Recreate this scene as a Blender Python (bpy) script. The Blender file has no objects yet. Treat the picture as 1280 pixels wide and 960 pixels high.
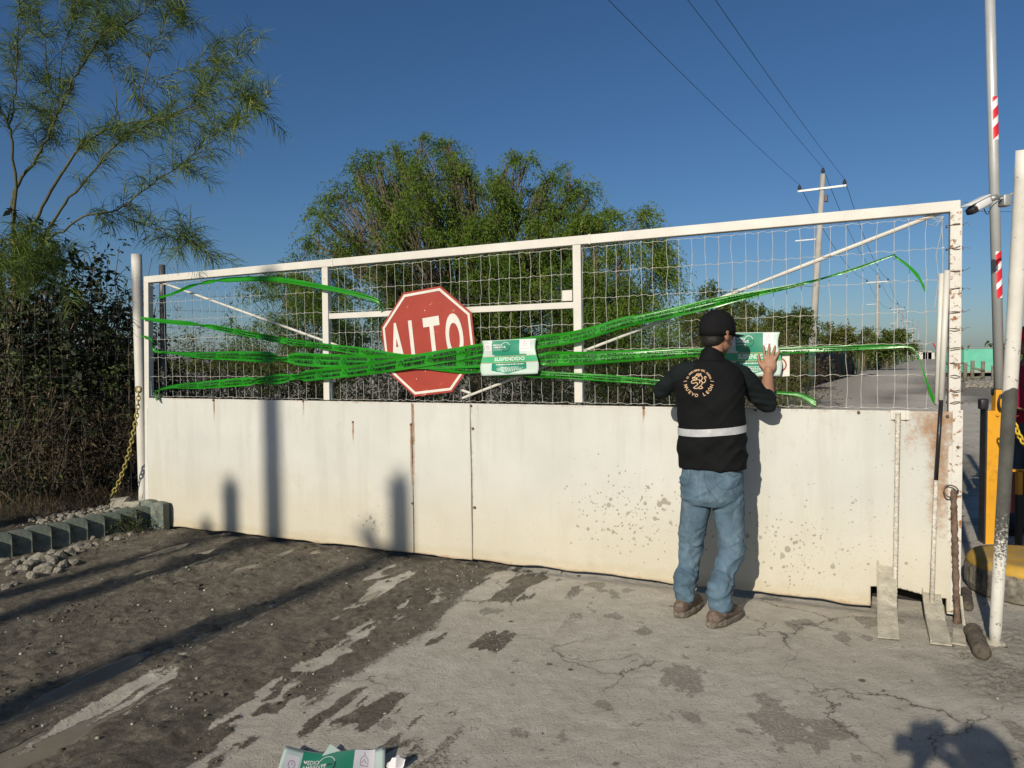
import bpy, bmesh, math, random
import numpy as np
from mathutils import Vector, Matrix
from mathutils.bvhtree import BVHTree

# ------------------------------------------------------------------ camera, world, sun, exposure
SC = bpy.context.scene
F_PX, HOR, ROLL, CAM_H = 900.0, 452.0, 0.014, 1.5
PITCH = math.atan((480 - HOR) / F_PX)
cF = Vector((0, math.cos(PITCH), -math.sin(PITCH)))
_u0 = Vector((0, math.sin(PITCH), math.cos(PITCH))); _r0 = Vector((1, 0, 0))
cR = _r0 * math.cos(ROLL) - _u0 * math.sin(ROLL)
cU = _u0 * math.cos(ROLL) + _r0 * math.sin(ROLL)
cam_data = bpy.data.cameras.new('camera'); cam = bpy.data.objects.new('camera', cam_data)
SC.collection.objects.link(cam)
cam_data.sensor_width = 36; cam_data.lens = 36 * F_PX / 1280
cam_data.clip_start = 0.05; cam_data.clip_end = 6000
_m = Matrix((cR, cU, -cF)).transposed().to_4x4(); _m.translation = (0, 0, CAM_H)
cam.matrix_world = _m
SC.camera = cam
SC.render.resolution_x, SC.render.resolution_y = 1024, 768

SUN_EL, SUN_AZ = math.radians(25), math.atan2(0.48, 0.88)      # azimuth of travel measured from +Y towards +X
sun_dir = Vector((math.sin(SUN_AZ) * math.cos(SUN_EL), math.cos(SUN_AZ) * math.cos(SUN_EL), -math.sin(SUN_EL)))
world = bpy.data.worlds.new('World'); SC.world = world; world.use_nodes = True
wn = world.node_tree; bg = wn.nodes['Background']
sky = wn.nodes.new('ShaderNodeTexSky'); sky.sky_type = 'NISHITA'; sky.sun_disc = False
sky.sun_elevation = SUN_EL; sky.sun_rotation = SUN_AZ + math.pi
sky.altitude = 300; sky.air_density = 1.0; sky.dust_density = 1.0; sky.ozone_density = 5.0
hs = wn.nodes.new('ShaderNodeHueSaturation'); hs.inputs['Saturation'].default_value = 1.10; wn.links.new(sky.outputs['Color'], hs.inputs['Color'])
tn = wn.nodes.new('ShaderNodeMix'); tn.data_type = 'RGBA'; tn.blend_type = 'MULTIPLY'; tn.inputs[0].default_value = 1; tn.inputs[7].default_value = (.93, .96, 1.0, 1); wn.links.new(hs.outputs['Color'], tn.inputs[6]); wn.links.new(tn.outputs[2], bg.inputs['Color']); bg.inputs['Strength'].default_value = 0.065
sd = bpy.data.lights.new('sun', 'SUN'); sd.energy = 4.5; sd.angle = math.radians(0.53); sd.color = (1.0, 0.91, 0.77)
sun = bpy.data.objects.new('sun', sd); SC.collection.objects.link(sun)
sun.rotation_euler = sun_dir.to_track_quat('-Z', 'Y').to_euler()
SC.view_settings.view_transform = 'Standard'; SC.view_settings.look = 'None'
SC.view_settings.exposure = 0.10; SC.view_settings.gamma = 1.0; SC.view_settings.use_curve_mapping = False
SC.render.engine = 'CYCLES'

# ------------------------------------------------------------------ measuring helpers
CAMP = Vector((0, 0, CAM_H))
def ray(px, py): return cF + cR * ((px - 640) / F_PX) + cU * ((480 - py) / F_PX)
def G(px, py, z=0.0):
    d = ray(px, py); return CAMP + d * ((z - CAM_H) / d.z)
def P(px, py, Y):
    d = ray(px, py); return CAMP + d * (Y / d.y)
GA = G(190, 655); GB = G(1187, 768)
gdir = (GB - GA); GATE_L = gdir.length; gdir.normalize()
gn = Vector((gdir.y, -gdir.x, 0))
if gn.y > 0: gn = -gn                          # towards the camera
def W(px, py, off=0.0):                        # a point on the gate's plane
    d = ray(px, py); o = GA + gn * off
    return CAMP + d * ((o - CAMP).dot(gn) / d.dot(gn))
def SZ(s, z, off=0.0): return GA + gdir * s + gn * off + Vector((0, 0, z))
def toSZ(p): return ((p - GA).dot(gdir), p.z)

# ------------------------------------------------------------------ object helpers
C = SC.collection
def tag(o, label=None, cat=None, group=None, kind=None):
    if label: o['label'] = label
    if cat: o['category'] = cat
    if group: o['group'] = group
    if kind: o['kind'] = kind
    return o
def thing(name, label, cat, loc=(0, 0, 0), group=None):
    o = bpy.data.objects.new(name, None); C.objects.link(o); o.location = loc
    o.empty_display_size = 0.1
    return tag(o, label, cat, group)
def link(name, me, mat, parent=None, smooth=False, origin=None):
    o = bpy.data.objects.new(name, me); C.objects.link(o)
    if mat is not None:
        for m_ in (mat if isinstance(mat, (list, tuple)) else [mat]): me.materials.append(m_)
    if smooth: me.polygons.foreach_set('use_smooth', [True] * len(me.polygons))
    if parent is not None:
        p = parent; off = Vector((0, 0, 0))
        while p is not None: off += p.location; p = p.parent
        me.transform(Matrix.Translation(-off)); o.parent = parent
    else:
        if origin is None:
            n = len(me.vertices); co = np.empty(n * 3); me.vertices.foreach_get('co', co); co = co.reshape(-1, 3)
            mn, mx = co.min(0), co.max(0); origin = Vector(((mn[0] + mx[0]) / 2, (mn[1] + mx[1]) / 2, mn[2]))
        me.transform(Matrix.Translation(-Vector(origin))); o.location = origin
    return o
def obj(name, bm, mat, parent=None, smooth=False, origin=None):
    bmesh.ops.recalc_face_normals(bm, faces=bm.faces)
    me = bpy.data.meshes.new(name); bm.to_mesh(me); bm.free()
    return link(name, me, mat, parent, smooth, origin)
def arr_mesh(name, V, Fc, attrs=None):
    V = np.asarray(V, dtype=np.float32); Fc = np.asarray(Fc, dtype=np.int32); k = Fc.shape[1]
    me = bpy.data.meshes.new(name); me.vertices.add(len(V)); me.vertices.foreach_set('co', V.ravel())
    me.loops.add(Fc.size); me.loops.foreach_set('vertex_index', Fc.ravel())
    me.polygons.add(len(Fc)); me.polygons.foreach_set('loop_start', np.arange(0, Fc.size, k, dtype=np.int32))
    me.polygons.foreach_set('loop_total', np.full(len(Fc), k, dtype=np.int32))
    me.update(calc_edges=True)
    for nme, a in (attrs or {}).items():
        at = me.attributes.new(nme, 'FLOAT', 'POINT'); at.data.foreach_set('value', np.asarray(a, dtype=np.float32))
    return me
def BM(): return bmesh.new()
def box(bm, c, sx, sy, sz, ax=None, ay=None, az=None, bev=0.0):
    ax = Vector(ax or (1, 0, 0)); ay = Vector(ay or (0, 1, 0)); az = Vector(az or (0, 0, 1)); c = Vector(c)
    vs = [bm.verts.new(c + ax * (sx * i / 2) + ay * (sy * j / 2) + az * (sz * k / 2)) for i in (-1, 1) for j in (-1, 1) for k in (-1, 1)]
    fs = [bm.faces.new([vs[a] for a in q]) for q in ((0, 1, 3, 2), (4, 6, 7, 5), (0, 4, 5, 1), (2, 3, 7, 6), (0, 2, 6, 4), (1, 5, 7, 3))]
    if bev:
        es = list({e for f in fs for e in f.edges})
        bmesh.ops.bevel(bm, geom=es, offset=bev, segments=2, affect='EDGES', profile=0.5)
def bar(bm, a, b, w, h, side=None, bev=0.0):   # rectangular tube from a to b
    a = Vector(a); b = Vector(b); d = (b - a); L = d.length; d.normalize()
    s = Vector(side) if side is not None else Vector((0, 0, 1))
    s = (s - d * s.dot(d)); s = s.normalized() if s.length > 1e-5 else d.orthogonal().normalized()
    box(bm, (a + b) / 2, L, w, h, d, s, d.cross(s), bev)
def tube(bm, pts, rad, n=8, caps=True):
    pts = [Vector(p) for p in pts]
    if not hasattr(rad, '__len__'): rad = [rad] * len(pts)
    rings = []; prev = None
    for i, p in enumerate(pts):
        d = (pts[min(i + 1, len(pts) - 1)] - pts[max(i - 1, 0)]).normalized()
        if prev is None: s = d.orthogonal().normalized()
        else:
            s = prev - d * prev.dot(d); s = s.normalized() if s.length > 1e-6 else d.orthogonal().normalized()
        prev = s; t = d.cross(s)
        rings.append([bm.verts.new(p + (s * math.cos(2 * math.pi * k / n) + t * math.sin(2 * math.pi * k / n)) * rad[i]) for k in range(n)])
    for a, b in zip(rings, rings[1:]):
        for k in range(n): bm.faces.new((a[k], a[(k + 1) % n], b[(k + 1) % n], b[k]))
    if caps and n > 2: bm.faces.new(rings[0][::-1]); bm.faces.new(rings[-1])
def prism(bm, poly, d):                       # closed polygon (3-D points) pushed along d
    a = [bm.verts.new(Vector(p)) for p in poly]; b = [bm.verts.new(Vector(p) + Vector(d)) for p in poly]; n = len(a)
    bm.faces.new(a); bm.faces.new(b[::-1])
    for i in range(n): bm.faces.new((a[i], b[i], b[(i + 1) % n], a[(i + 1) % n]))
def ellip(bm, c, r, ax=None, ay=None, az=None, seg=16, rings=10):
    ax = Vector(ax or (1, 0, 0)); ay = Vector(ay or (0, 1, 0)); az = Vector(az or (0, 0, 1))
    m = Matrix((ax * r[0], ay * r[1], az * r[2])).transposed().to_4x4(); m.translation = Vector(c)
    bmesh.ops.create_uvsphere(bm, u_segments=seg, v_segments=rings, radius=1, matrix=m)
def capsule(bm, a, b, r0, r1, n=14):
    ellip(bm, a, (r0,) * 3, seg=n); ellip(bm, b, (r1,) * 3, seg=n); tube(bm, [a, b], [r0, r1], n)
def limb(bm, pts, rad, n=14):
    for i in range(len(pts) - 1): capsule(bm, pts[i], pts[i + 1], rad[i], rad[i + 1], n)
def crom(pts, n=8):
    pts = [np.array(p, float) for p in pts]; out = []
    q = [2 * pts[0] - pts[1]] + pts + [2 * pts[-1] - pts[-2]]
    for i in range(1, len(q) - 2):
        for k in range(n):
            t = k / n; a, b, c_, d = q[i - 1], q[i], q[i + 1], q[i + 2]
            out.append(0.5 * ((2 * b) + (-a + c_) * t + (2 * a - 5 * b + 4 * c_ - d) * t * t + (-a + 3 * b - 3 * c_ + d) * t ** 3))
    out.append(pts[-1]); return out
# ------------------------------------------------------------------ numpy noise
def _h(ix, iy, s):
    v = np.sin(ix * 127.1 + iy * 311.7 + s * 74.7) * 43758.5453
    return v - np.floor(v)
def vn(x, y, s=0):
    ix, iy = np.floor(x), np.floor(y); fx, fy = x - ix, y - iy
    fx = fx * fx * (3 - 2 * fx); fy = fy * fy * (3 - 2 * fy)
    return (_h(ix, iy, s) * (1 - fx) + _h(ix + 1, iy, s) * fx) * (1 - fy) + (_h(ix, iy + 1, s) * (1 - fx) + _h(ix + 1, iy + 1, s) * fx) * fy
def fbm(x, y, o=4, s=0):
    r = 0; a = 0.5; t = 0
    for i in range(o): r = r + a * vn(x * 2 ** i, y * 2 ** i, s + i * 13); t += a; a *= 0.5
    return r / t
def sst(a, b, x):
    t = np.clip((x - a) / (b - a), 0, 1); return t * t * (3 - 2 * t)

# ------------------------------------------------------------------ material helpers
class NT:
    def __init__(s, name):
        s.m = bpy.data.materials.new(name); s.m.use_nodes = True; s.t = s.m.node_tree; s.n = s.t.nodes; s.l = s.t.links
        s.b = s.n['Principled BSDF']
    def node(s, typ, **kw):
        n = s.n.new(typ)
        for k, v in kw.items(): setattr(n, k, v)
        return n
    def put(s, inp, v):
        if hasattr(v, 'is_output') or isinstance(v, bpy.types.NodeSocket): s.l.new(v, inp)
        else:
            if isinstance(v, tuple) and len(v) == 3 and inp.type == 'RGBA': v = v + (1,)
            inp.default_value = v
    def coord(s, which='Object'): return s.node('ShaderNodeTexCoord').outputs[which]
    def pos(s): return s.node('ShaderNodeNewGeometry').outputs['Position']
    def attr(s, nm): return s.node('ShaderNodeAttribute', attribute_name=nm).outputs['Fac']
    def noise(s, scale, detail=4, rough=0.55, vec=None, dist=0.0):
        n = s.node('ShaderNodeTexNoise'); n.inputs['Scale'].default_value = scale; n.inputs['Detail'].default_value = detail
        n.inputs['Roughness'].default_value = rough; n.inputs['Distortion'].default_value = dist
        s.l.new(vec if vec is not None else s.coord(), n.inputs['Vector']); return n.outputs['Fac']
    def vor(s, scale, feature='F1', vec=None, rnd=1.0):
        n = s.node('ShaderNodeTexVoronoi', feature=feature); n.inputs['Scale'].default_value = scale; n.inputs['Randomness'].default_value = rnd
        s.l.new(vec if vec is not None else s.coord(), n.inputs['Vector']); return n
    def mapv(s, vec, sc=(1, 1, 1), rot=(0, 0, 0)):
        n = s.node('ShaderNodeMapping'); s.l.new(vec, n.inputs['Vector']); n.inputs['Scale'].default_value = sc; n.inputs['Rotation'].default_value = rot
        return n.outputs['Vector']
    def math(s, op, a, b=0.0, c=None, clamp=False):
        n = s.node('ShaderNodeMath', operation=op, use_clamp=clamp); s.put(n.inputs[0], a); s.put(n.inputs[1], b)
        if c is not None: s.put(n.inputs[2], c)
        return n.outputs[0]
    def step(s, v, a, b, lo=0.0, hi=1.0):
        n = s.node('ShaderNodeMapRange', interpolation_type='SMOOTHSTEP'); s.put(n.inputs['Value'], v)
        n.inputs['From Min'].default_value = a; n.inputs['From Max'].default_value = b; n.inputs['To Min'].default_value = lo; n.inputs['To Max'].default_value = hi
        return n.outputs['Result']
    def ramp(s, v, stops):
        n = s.node('ShaderNodeValToRGB'); s.put(n.inputs[0], v); e = n.color_ramp.elements
        while len(e) < len(stops): e.new(0.5)
        for i, (p, c) in enumerate(stops): e[i].position = p; e[i].color = tuple(c) + (1,)
        return n.outputs['Color']
    def mix(s, f, a, b, mode='MIX'):
        n = s.node('ShaderNodeMix', data_type='RGBA', blend_type=mode); s.put(n.inputs[0], f); s.put(n.inputs[6], a); s.put(n.inputs[7], b)
        return n.outputs[2]
    def sep(s, v):
        n = s.node('ShaderNodeSeparateXYZ'); s.l.new(v, n.inputs[0]); return n.outputs
    def bump(s, h, strength=0.3, dist=0.01, nrm=None):
        n = s.node('ShaderNodeBump'); n.inputs['Strength'].default_value = strength; n.inputs['Distance'].default_value = dist
        s.l.new(h, n.inputs['Height'])
        if nrm is not None: s.l.new(nrm, n.inputs['Normal'])
        return n.outputs['Normal']
    def out(s, col, rough=0.7, metal=0.0, nrm=None, spec=0.4):
        s.put(s.b.inputs['Base Color'], col); s.put(s.b.inputs['Roughness'], rough); s.put(s.b.inputs['Metallic'], metal)
        s.put(s.b.inputs['Specular IOR Level'], spec)
        if nrm is not None: s.l.new(nrm, s.b.inputs['Normal'])
        return s.m
def mat_simple(name, col, rough=0.6, metal=0.0, var=0.15, scale=8, bump=0.1, bscale=60, dirt=None, dirt_amt=0.3, spec=0.4):
    t = NT(name); v = t.noise(scale, 5); d = tuple(c * (1 - var) for c in col); u = tuple(min(1, c * (1 + var)) for c in col)
    c = t.ramp(v, [(0.3, d), (0.7, u)])
    if dirt: c = t.mix(t.step(t.noise(scale * 2.3, 6, 0.7), 0.62 - dirt_amt * 0.4, 0.72, 0, 0.85), c, dirt)
    return t.out(c, rough, metal, t.bump(t.noise(bscale, 3), bump, 0.01), spec)
def mat_leaf(name, stops, trans=0.35, rough=0.55):
    t = NT(name); t.n.remove(t.b); c = t.ramp(t.attr('v'), stops)
    d = t.node('ShaderNodeBsdfDiffuse'); tr = t.node('ShaderNodeBsdfTranslucent'); g = t.node('ShaderNodeBsdfGlossy'); g.inputs['Roughness'].default_value = rough
    mx = t.node('ShaderNodeMixShader'); mx.inputs[0].default_value = trans; m2 = t.node('ShaderNodeMixShader'); m2.inputs[0].default_value = 0.012
    t.l.new(c, d.inputs['Color']); t.l.new(t.mix(0.5, c, (0.16, 0.20, 0.02), 'MULTIPLY') if False else c, tr.inputs['Color'])
    t.l.new(d.outputs[0], mx.inputs[1]); t.l.new(tr.outputs[0], mx.inputs[2]); t.l.new(mx.outputs[0], m2.inputs[1]); t.l.new(g.outputs[0], m2.inputs[2])
    t.l.new(m2.outputs[0], t.n['Material Output'].inputs['Surface']); return t.m

# ------------------------------------------------------------------ lettering
_tc = {}
def text2d(s, size=1.0, bold=0.0, align='LEFT', res=2):
    k = (s, bold, align, res)
    if k not in _tc:
        cu = bpy.data.curves.new('lettering', 'FONT'); cu.body = s; cu.size = 1; cu.align_x = align; cu.offset = bold; cu.resolution_u = res
        o = bpy.data.objects.new('lettering', cu); C.objects.link(o)
        dg = bpy.context.evaluated_depsgraph_get(); me = o.evaluated_get(dg).to_mesh()
        _tc[k] = ([tuple(v.co[:2]) for v in me.vertices], [tuple(p.vertices) for p in me.polygons])
        o.evaluated_get(dg).to_mesh_clear(); bpy.data.objects.remove(o); bpy.data.curves.remove(cu)
    V, Fc = _tc[k]; return [(x * size, y * size) for x, y in V], Fc
def put_text(bm, s, fn, size, bold=0.0, align='LEFT', xs=1.0, res=2):
    V, Fc = text2d(s, size, bold, align, res); vs = [bm.verts.new(fn(x * xs, y)) for x, y in V]
    for f in Fc:
        if len(set(f)) > 2:
            try: bm.faces.new([vs[i] for i in f])
            except ValueError: pass
def ring2d(bm, fn, r0, r1, a0=0, a1=2 * math.pi, n=32):
    prev = None
    for i in range(n + 1):
        a = a0 + (a1 - a0) * i / n
        q = (bm.verts.new(fn(r0 * math.cos(a), r0 * math.sin(a))), bm.verts.new(fn(r1 * math.cos(a), r1 * math.sin(a))))
        if prev: bm.faces.new((prev[0], prev[1], q[1], q[0]))
        prev = q
def rect2d(bm, fn, x0, y0, x1, y1, nx=1, ny=1):
    g = [[bm.verts.new(fn(x0 + (x1 - x0) * i / nx, y0 + (y1 - y0) * j / ny)) for j in range(ny + 1)] for i in range(nx + 1)]
    for i in range(nx):
        for j in range(ny): bm.faces.new((g[i][j], g[i + 1][j], g[i + 1][j + 1], g[i][j + 1]))
def stroke2d(bm, fn, pts, w):
    pts = [np.array(p, float) for p in pts]; prev = None
    for i, p in enumerate(pts):
        d = pts[min(i + 1, len(pts) - 1)] - pts[max(i - 1, 0)]; n = np.array((-d[1], d[0])); n = n / (np.linalg.norm(n) + 1e-9) * w / 2
        q = (bm.verts.new(fn(*(p - n))), bm.verts.new(fn(*(p + n))))
        if prev: bm.faces.new((prev[0], prev[1], q[1], q[0]))
        prev = q
random.seed(7); rng = np.random.default_rng(7)
# ------------------------------------------------------------------ ground: one sheet out to the horizon
KA, KB = Vector((-4.05, 5.70, 0)), Vector((-3.40, 6.83, 0))     # kerb line
kd = (KB - KA).normalized(); kn = Vector((-kd.y, kd.x, 0))        # towards the planted bed
ML0, ML1 = G(330, 952), G(640, 712)                               # edge between wet mud and concrete
md = (ML1 - ML0).normalized(); mn = Vector((-md.y, md.x, 0))      # towards the mud
PUD = [(G(235, 697), 0.50, 0.07), (G(205, 688), 0.30, 0.06), (G(222, 712), 0.42, 0.06), (G(462, 744), 0.17, 0.07),
       (G(395, 690), 0.30, 0.06), (G(120, 845), 0.45, 0.09), (G(60, 925), 0.40, 0.10), (G(330, 700), .35, .05)]
def ground_fields(x, y):
    u = (x - ML0.x) * md.x + (y - ML0.y) * md.y; v = (x - ML0.x) * mn.x + (y - ML0.y) * mn.y
    wob = (fbm(u * 1.3, v * 1.3, 4, 3) - .5) * .45 + (fbm(u * 6, v * 9, 3, 5) - .5) * .22
    mud = sst(-.03, .10, v + wob * .55)
    # worn streaks where the concrete shows through, running along the wheel tracks
    st = fbm(u * 0.9, v * 6.0, 4, 9) + (fbm(u * 9, v * 14, 3, 19) - .5) * .28
    lane = 1.1 * np.exp(-((v - .40) / .26) ** 2) * sst(-0.3, 0.3, u) * (1 - sst(1.9, 2.5, u)) + .5 * np.exp(-((v - .95) / .30) ** 2) * sst(-.2, .4, u)
    streak = sst(.585, .655, st * .85 + lane * .17)
    mud = mud * (1 - streak * sst(.0, .6, 1.75 - v))
    gate_v = (x - GA.x) * gn.x + (y - GA.y) * gn.y                # >0 in front of the gate
    front = sst(-.4, -.1, gate_v)
    # thin smears of mud on the concrete near the edge and by the gate
    sm = fbm(u * 2.2, v * 9, 4, 23); mud = np.maximum(mud, sst(.61, .67, sm + .10 * np.exp(-((v + .25) / .3) ** 2)) * sst(-1.0, -.15, v) * .9)
    damp = sst(.66, .70, fbm(x * 5.5 + 3, y * 4.2, 5, 31) + .10 * np.exp(-((x - 1.05) ** 2 + ((y - 2.95) / 1.0) ** 2) / .22) - .032) * (1 - mud)
    far = 1 - front
    r = np.hypot(x, y)
    # road beyond the gate: direction of the pole line
    rv = (x - 6.0) - (y - 6.0) * .586
    road = far * np.exp(-((rv + 1.5) / 3.6) ** 4)
    patch = sst(.47, .56, fbm(rv * .22 + 7, y * .10, 5, 41))
    mud = mud * front + far * (road * patch * .62 + (1 - road) * .02)
    cd = (x - KA.x) * kn.x + (y - KA.y) * kn.y; ck = (x - KA.x) * kd.x + (y - KA.y) * kd.y
    bed = sst(.03, .07, cd) * sst(-20, -19, ck) * (1 - sst(.95 * 1.33, 1.36, ck)) 
    bed = np.maximum(bed, sst(.0, .3, -3.62 - x) * sst(.2, .6, ck - 1.0)); bed = bed * (1 - sst(25, 40, r))
    fine = fbm(x * 9, y * 9, 4, 51); lump = fbm(x * 3.1, y * 3.1, 5, 55)
    rut = fbm(u * 1.1, v * 5.5, 4, 61)
    near = 1 - sst(12, 20, r)
    crumb = sst(.55, .75, fbm(u * 5, v * 8, 3, 71)) * fbm(x * 26, y * 26, 3, 73)
    h_mud = (rut - .5) * .055 + (lump - .5) * .025 + (fine - .5) * .024 + crumb * .030 + (fbm(x * 34, y * 34, 2, 83) - .5) * .016
    h_con = (lump - .5) * .012 + (fine - .5) * .005 + (fbm(x * 30, y * 30, 2, 81) - .5) * .0065
    tm = front * sst(-.03, .3, v + wob * .5)
    h = h_con * (1 - tm) + (h_mud * mud + h_con * (1 - mud) + .006 * mud) * tm
    water = np.zeros_like(x)
    for c, a, b in PUD:
        du = (x - c.x) * md.x + (y - c.y) * md.y; dv = (x - c.x) * mn.x + (y - c.y) * mn.y
        e = np.sqrt((du / a) ** 2 + (dv / b) ** 2) + (fbm(x * 5, y * 5, 3, 91) - .5) * 1.1
        k = 1 - sst(.75, 1.15, e); h = h * (1 - k) - .012 * k; water = np.maximum(water, k)
    rim = sst(.5, .5, water)
    ridge = np.zeros_like(x)
    for (p0, p1, w, hh) in RIDGES:
        d0 = np.array([p1.x - p0.x, p1.y - p0.y]); L = np.hypot(*d0); d0 /= L
        t = (x - p0.x) * d0[0] + (y - p0.y) * d0[1]; q = -(x - p0.x) * d0[1] + (y - p0.y) * d0[0] + (fbm(x * 4, y * 4, 2, 97) - .5) * .12
        ridge = np.maximum(ridge, hh * np.exp(-(q / w) ** 2) * sst(-.1, .1, t) * (1 - sst(L - .1, L + .15, t)) * (.55 + .9 * fbm(x * 11, y * 11, 3, 99)))
    h = h + ridge; water = np.where(ridge > .010, 0, water); mud = np.maximum(mud, sst(.004, .02, ridge))
    h = h * near * .95 + bed * (.145 + (fine - .5) * .04 * near)
    gv = np.abs(gate_v); h = h - .03 * np.exp(-(gate_v / .12) ** 2) * (x > -3.3) * (x < 2.6)
    gravel = sst(.0, .4, (x - 1.72) + (2.6 - y) * .35 + (lump - .5) * 1.0) * front * sst(-.2, .5, 4.1 - y)
    gravel = np.maximum(gravel, far * sst(3.3, 4.6, np.abs(rv + 1.5)) * .8) * (1 - bed)
    h = h + gravel * (fbm(x * 34, y * 34, 2, 87) - .5) * .018 * near
    return h, mud, damp, water * mud, gravel, bed
RIDGES = [(G(165, 712), G(245, 700), .05, .05), (G(225, 718), G(330, 700), .05, .045), (G(160, 735), G(200, 722), .05, .04), (G(300, 722), G(420, 690), .05, .03),
          (G(440, 735), G(520, 712), .04, .02), (G(270, 690), G(320, 680), .035, .035)]
def axis(lo, hi, dlo, dhi, step, grow=1.16, lim=1500):
    a = list(np.arange(dlo, dhi, step)); s = step
    x = a[-1]
    while x < hi: s = min(s * grow, 120); x += s; a.append(x)
    s = step; x = dlo; b = []
    while x > lo: s = min(s * grow, 120); x -= s; b.append(x)
    return np.array(b[::-1] + a)
gx = axis(-1800, 1800, -4.4, 3.2, .0125); gy = axis(-300, 3200, 2.3, 7.0, .0125)
GX, GY = np.meshgrid(gx, gy, indexing='ij'); H, mud_, damp_, water_, grav_, bed_ = ground_fields(GX, GY)
nx, ny = len(gx), len(gy); idx = np.arange(nx * ny).reshape(nx, ny)
quads = np.stack([idx[:-1, :-1], idx[1:, :-1], idx[1:, 1:], idx[:-1, 1:]], -1).reshape(-1, 4)
gm = arr_mesh('ground', np.stack([GX, GY, H], -1).reshape(-1, 3), quads,
              {'mud': mud_.ravel(), 'damp': damp_.ravel(), 'water': water_.ravel(), 'gravel': grav_.ravel(), 'bed': bed_.ravel()})
t = NT('ground_surface'); p = t.pos()
rot = t.mapv(p, rot=(0, 0, -math.atan2(md.y, md.x)))
big = t.noise(0.9, 6, .6, p); mid = t.noise(7, 6, .65, p); fin = t.noise(60, 5, .7, p); vf = t.noise(260, 3, .7, p)
conc = t.ramp(mid, [(.25, (.42, .388, .322)), (.55, (.54, .502, .425)), (.8, (.62, .58, .50))])
conc = t.mix(t.step(big, .35, .7, 0, .35), conc, (.38, .34, .265))
conc = t.mix(t.step(fin, .56, .68, 0, .5), conc, (.24, .215, .165)); conc = t.mix(t.step(vf, .60, .74, 0, .6), conc, (.42, .40, .35))
wv = t.node('ShaderNodeMixRGB'); wv.blend_type = 'ADD'; wv.inputs[0].default_value = 1
nz = t.node('ShaderNodeTexNoise'); nz.inputs['Scale'].default_value = 3.2; nz.inputs['Detail'].default_value = 9; nz.inputs['Roughness'].default_value = .62; t.l.new(p, nz.inputs['Vector'])
sc_ = t.node('ShaderNodeVectorMath', operation='SCALE'); t.l.new(nz.outputs['Color'], sc_.inputs[0]); sc_.inputs['Scale'].default_value = .55
t.l.new(p, wv.inputs[1]); t.l.new(sc_.outputs[0], wv.inputs[2])
flat = t.node('ShaderNodeVectorMath', operation='MULTIPLY'); t.l.new(wv.outputs[0], flat.inputs[0]); flat.inputs[1].default_value = (1, 1, 0)
edge = t.vor(1.25, 'DISTANCE_TO_EDGE', flat.outputs[0]).outputs['Distance']
gate_noise = t.step(t.noise(.8, 2, .5, p), .49, .60)
crack = t.math('MULTIPLY', t.step(edge, .001, .0045, 1, 0), gate_noise)
lip = t.math('MULTIPLY', t.step(edge, .006, .03, 1, 0), gate_noise)
spots = t.vor(9, 'F1', t.mapv(p, (1, 1, 0))).outputs['Distance']
spotm = t.math('MULTIPLY', t.step(spots, .10, .2, 1, 0), t.step(t.noise(2.3, 4, .6, p), .52, .62))
mudc = t.ramp(mid, [(.25, (.115, .10, .074)), (.55, (.215, .188, .142)), (.8, (.34, .30, .23))])
mudc = t.mix(t.step(fin, .54, .68, 0, .55), mudc, (.055, .046, .034)); mudc = t.mix(t.step(t.noise(1.8, 6, .65, t.mapv(rot, (.5, 2.0, 1))), .50, .66, 0, .55), mudc, (.22, .195, .15)); mudc = t.mix(t.step(t.noise(2.4, 6, .65, rot), .54, .66, 0, .6), mudc, (.072, .061, .046)); g26 = t.noise(22, 9, .85, p, .4); mudc = t.mix(t.step(g26, .44, .54, .60, 0), mudc, (.062, .053, .040)); mudc = t.mix(t.step(g26, .56, .66, 0, .55), mudc, (.27, .24, .185)); mudc = t.mix(t.step(vf, .62, .75, 0, .5), mudc, (.22, .20, .16))
soil = t.ramp(mid, [(.3, (.05, .040, .028)), (.7, (.12, .10, .07))])
grv = t.ramp(t.noise(38, 3, .8, p), [(.3, (.15, .135, .108)), (.55, (.32, .295, .24)), (.8, (.52, .485, .40))])
c = t.mix(t.math('MULTIPLY', lip, .35), conc, (.34, .315, .26)); c = t.mix(t.math('MULTIPLY', crack, .8), c, (.09, .078, .06))
c = t.mix(t.step(t.noise(22, 10, .88, p), .60, .68, 0, .40), c, (.20, .175, .135)); c = t.mix(t.step(t.noise(120, 4, .75, p), .60, .68, 0, .75), c, (.16, .142, .11)); c = t.mix(spotm, c, (.085, .073, .056)); c = t.mix(t.math('MULTIPLY', t.step(t.math('ADD', t.attr('damp'), t.math('MULTIPLY', t.math('SUBTRACT', fin, .5), 3.2)), .25, 1.05), .55), c, (.125, .11, .085))
c = t.mix(t.attr('gravel'), c, grv)
mm = t.math('ADD', t.attr('mud'), t.math('MULTIPLY', t.math('SUBTRACT', fin, .5), 2.0)); mm = t.step(t.math('ADD', mm, t.math('MULTIPLY', t.math('SUBTRACT', vf, .5), .8)), .25, .78)
c = t.mix(mm, c, mudc); c = t.mix(t.attr('bed'), c, soil); wat = t.step(t.attr('water'), .55, .7)
c = t.mix(t.math('MULTIPLY', wat, .85), c, (.20, .176, .135))
rg = t.math('SUBTRACT', .88, t.math('MULTIPLY', mm, t.step(t.noise(1.6, 3, .5, p), .35, .65, .05, .38)))
rg = t.math('SUBTRACT', rg, t.math('MULTIPLY', wat, .62), clamp=True)
g25 = t.noise(24, 9, .82, p); hh = t.math('ADD', t.math('ADD', t.math('MULTIPLY', fin, .5), t.math('MULTIPLY', vf, .35)), t.math('MULTIPLY', g25, t.math('ADD', .25, t.math('MULTIPLY', mm, 1.0)))); hh = t.math('SUBTRACT', hh, t.math('MULTIPLY', crack, 1.2))
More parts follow.
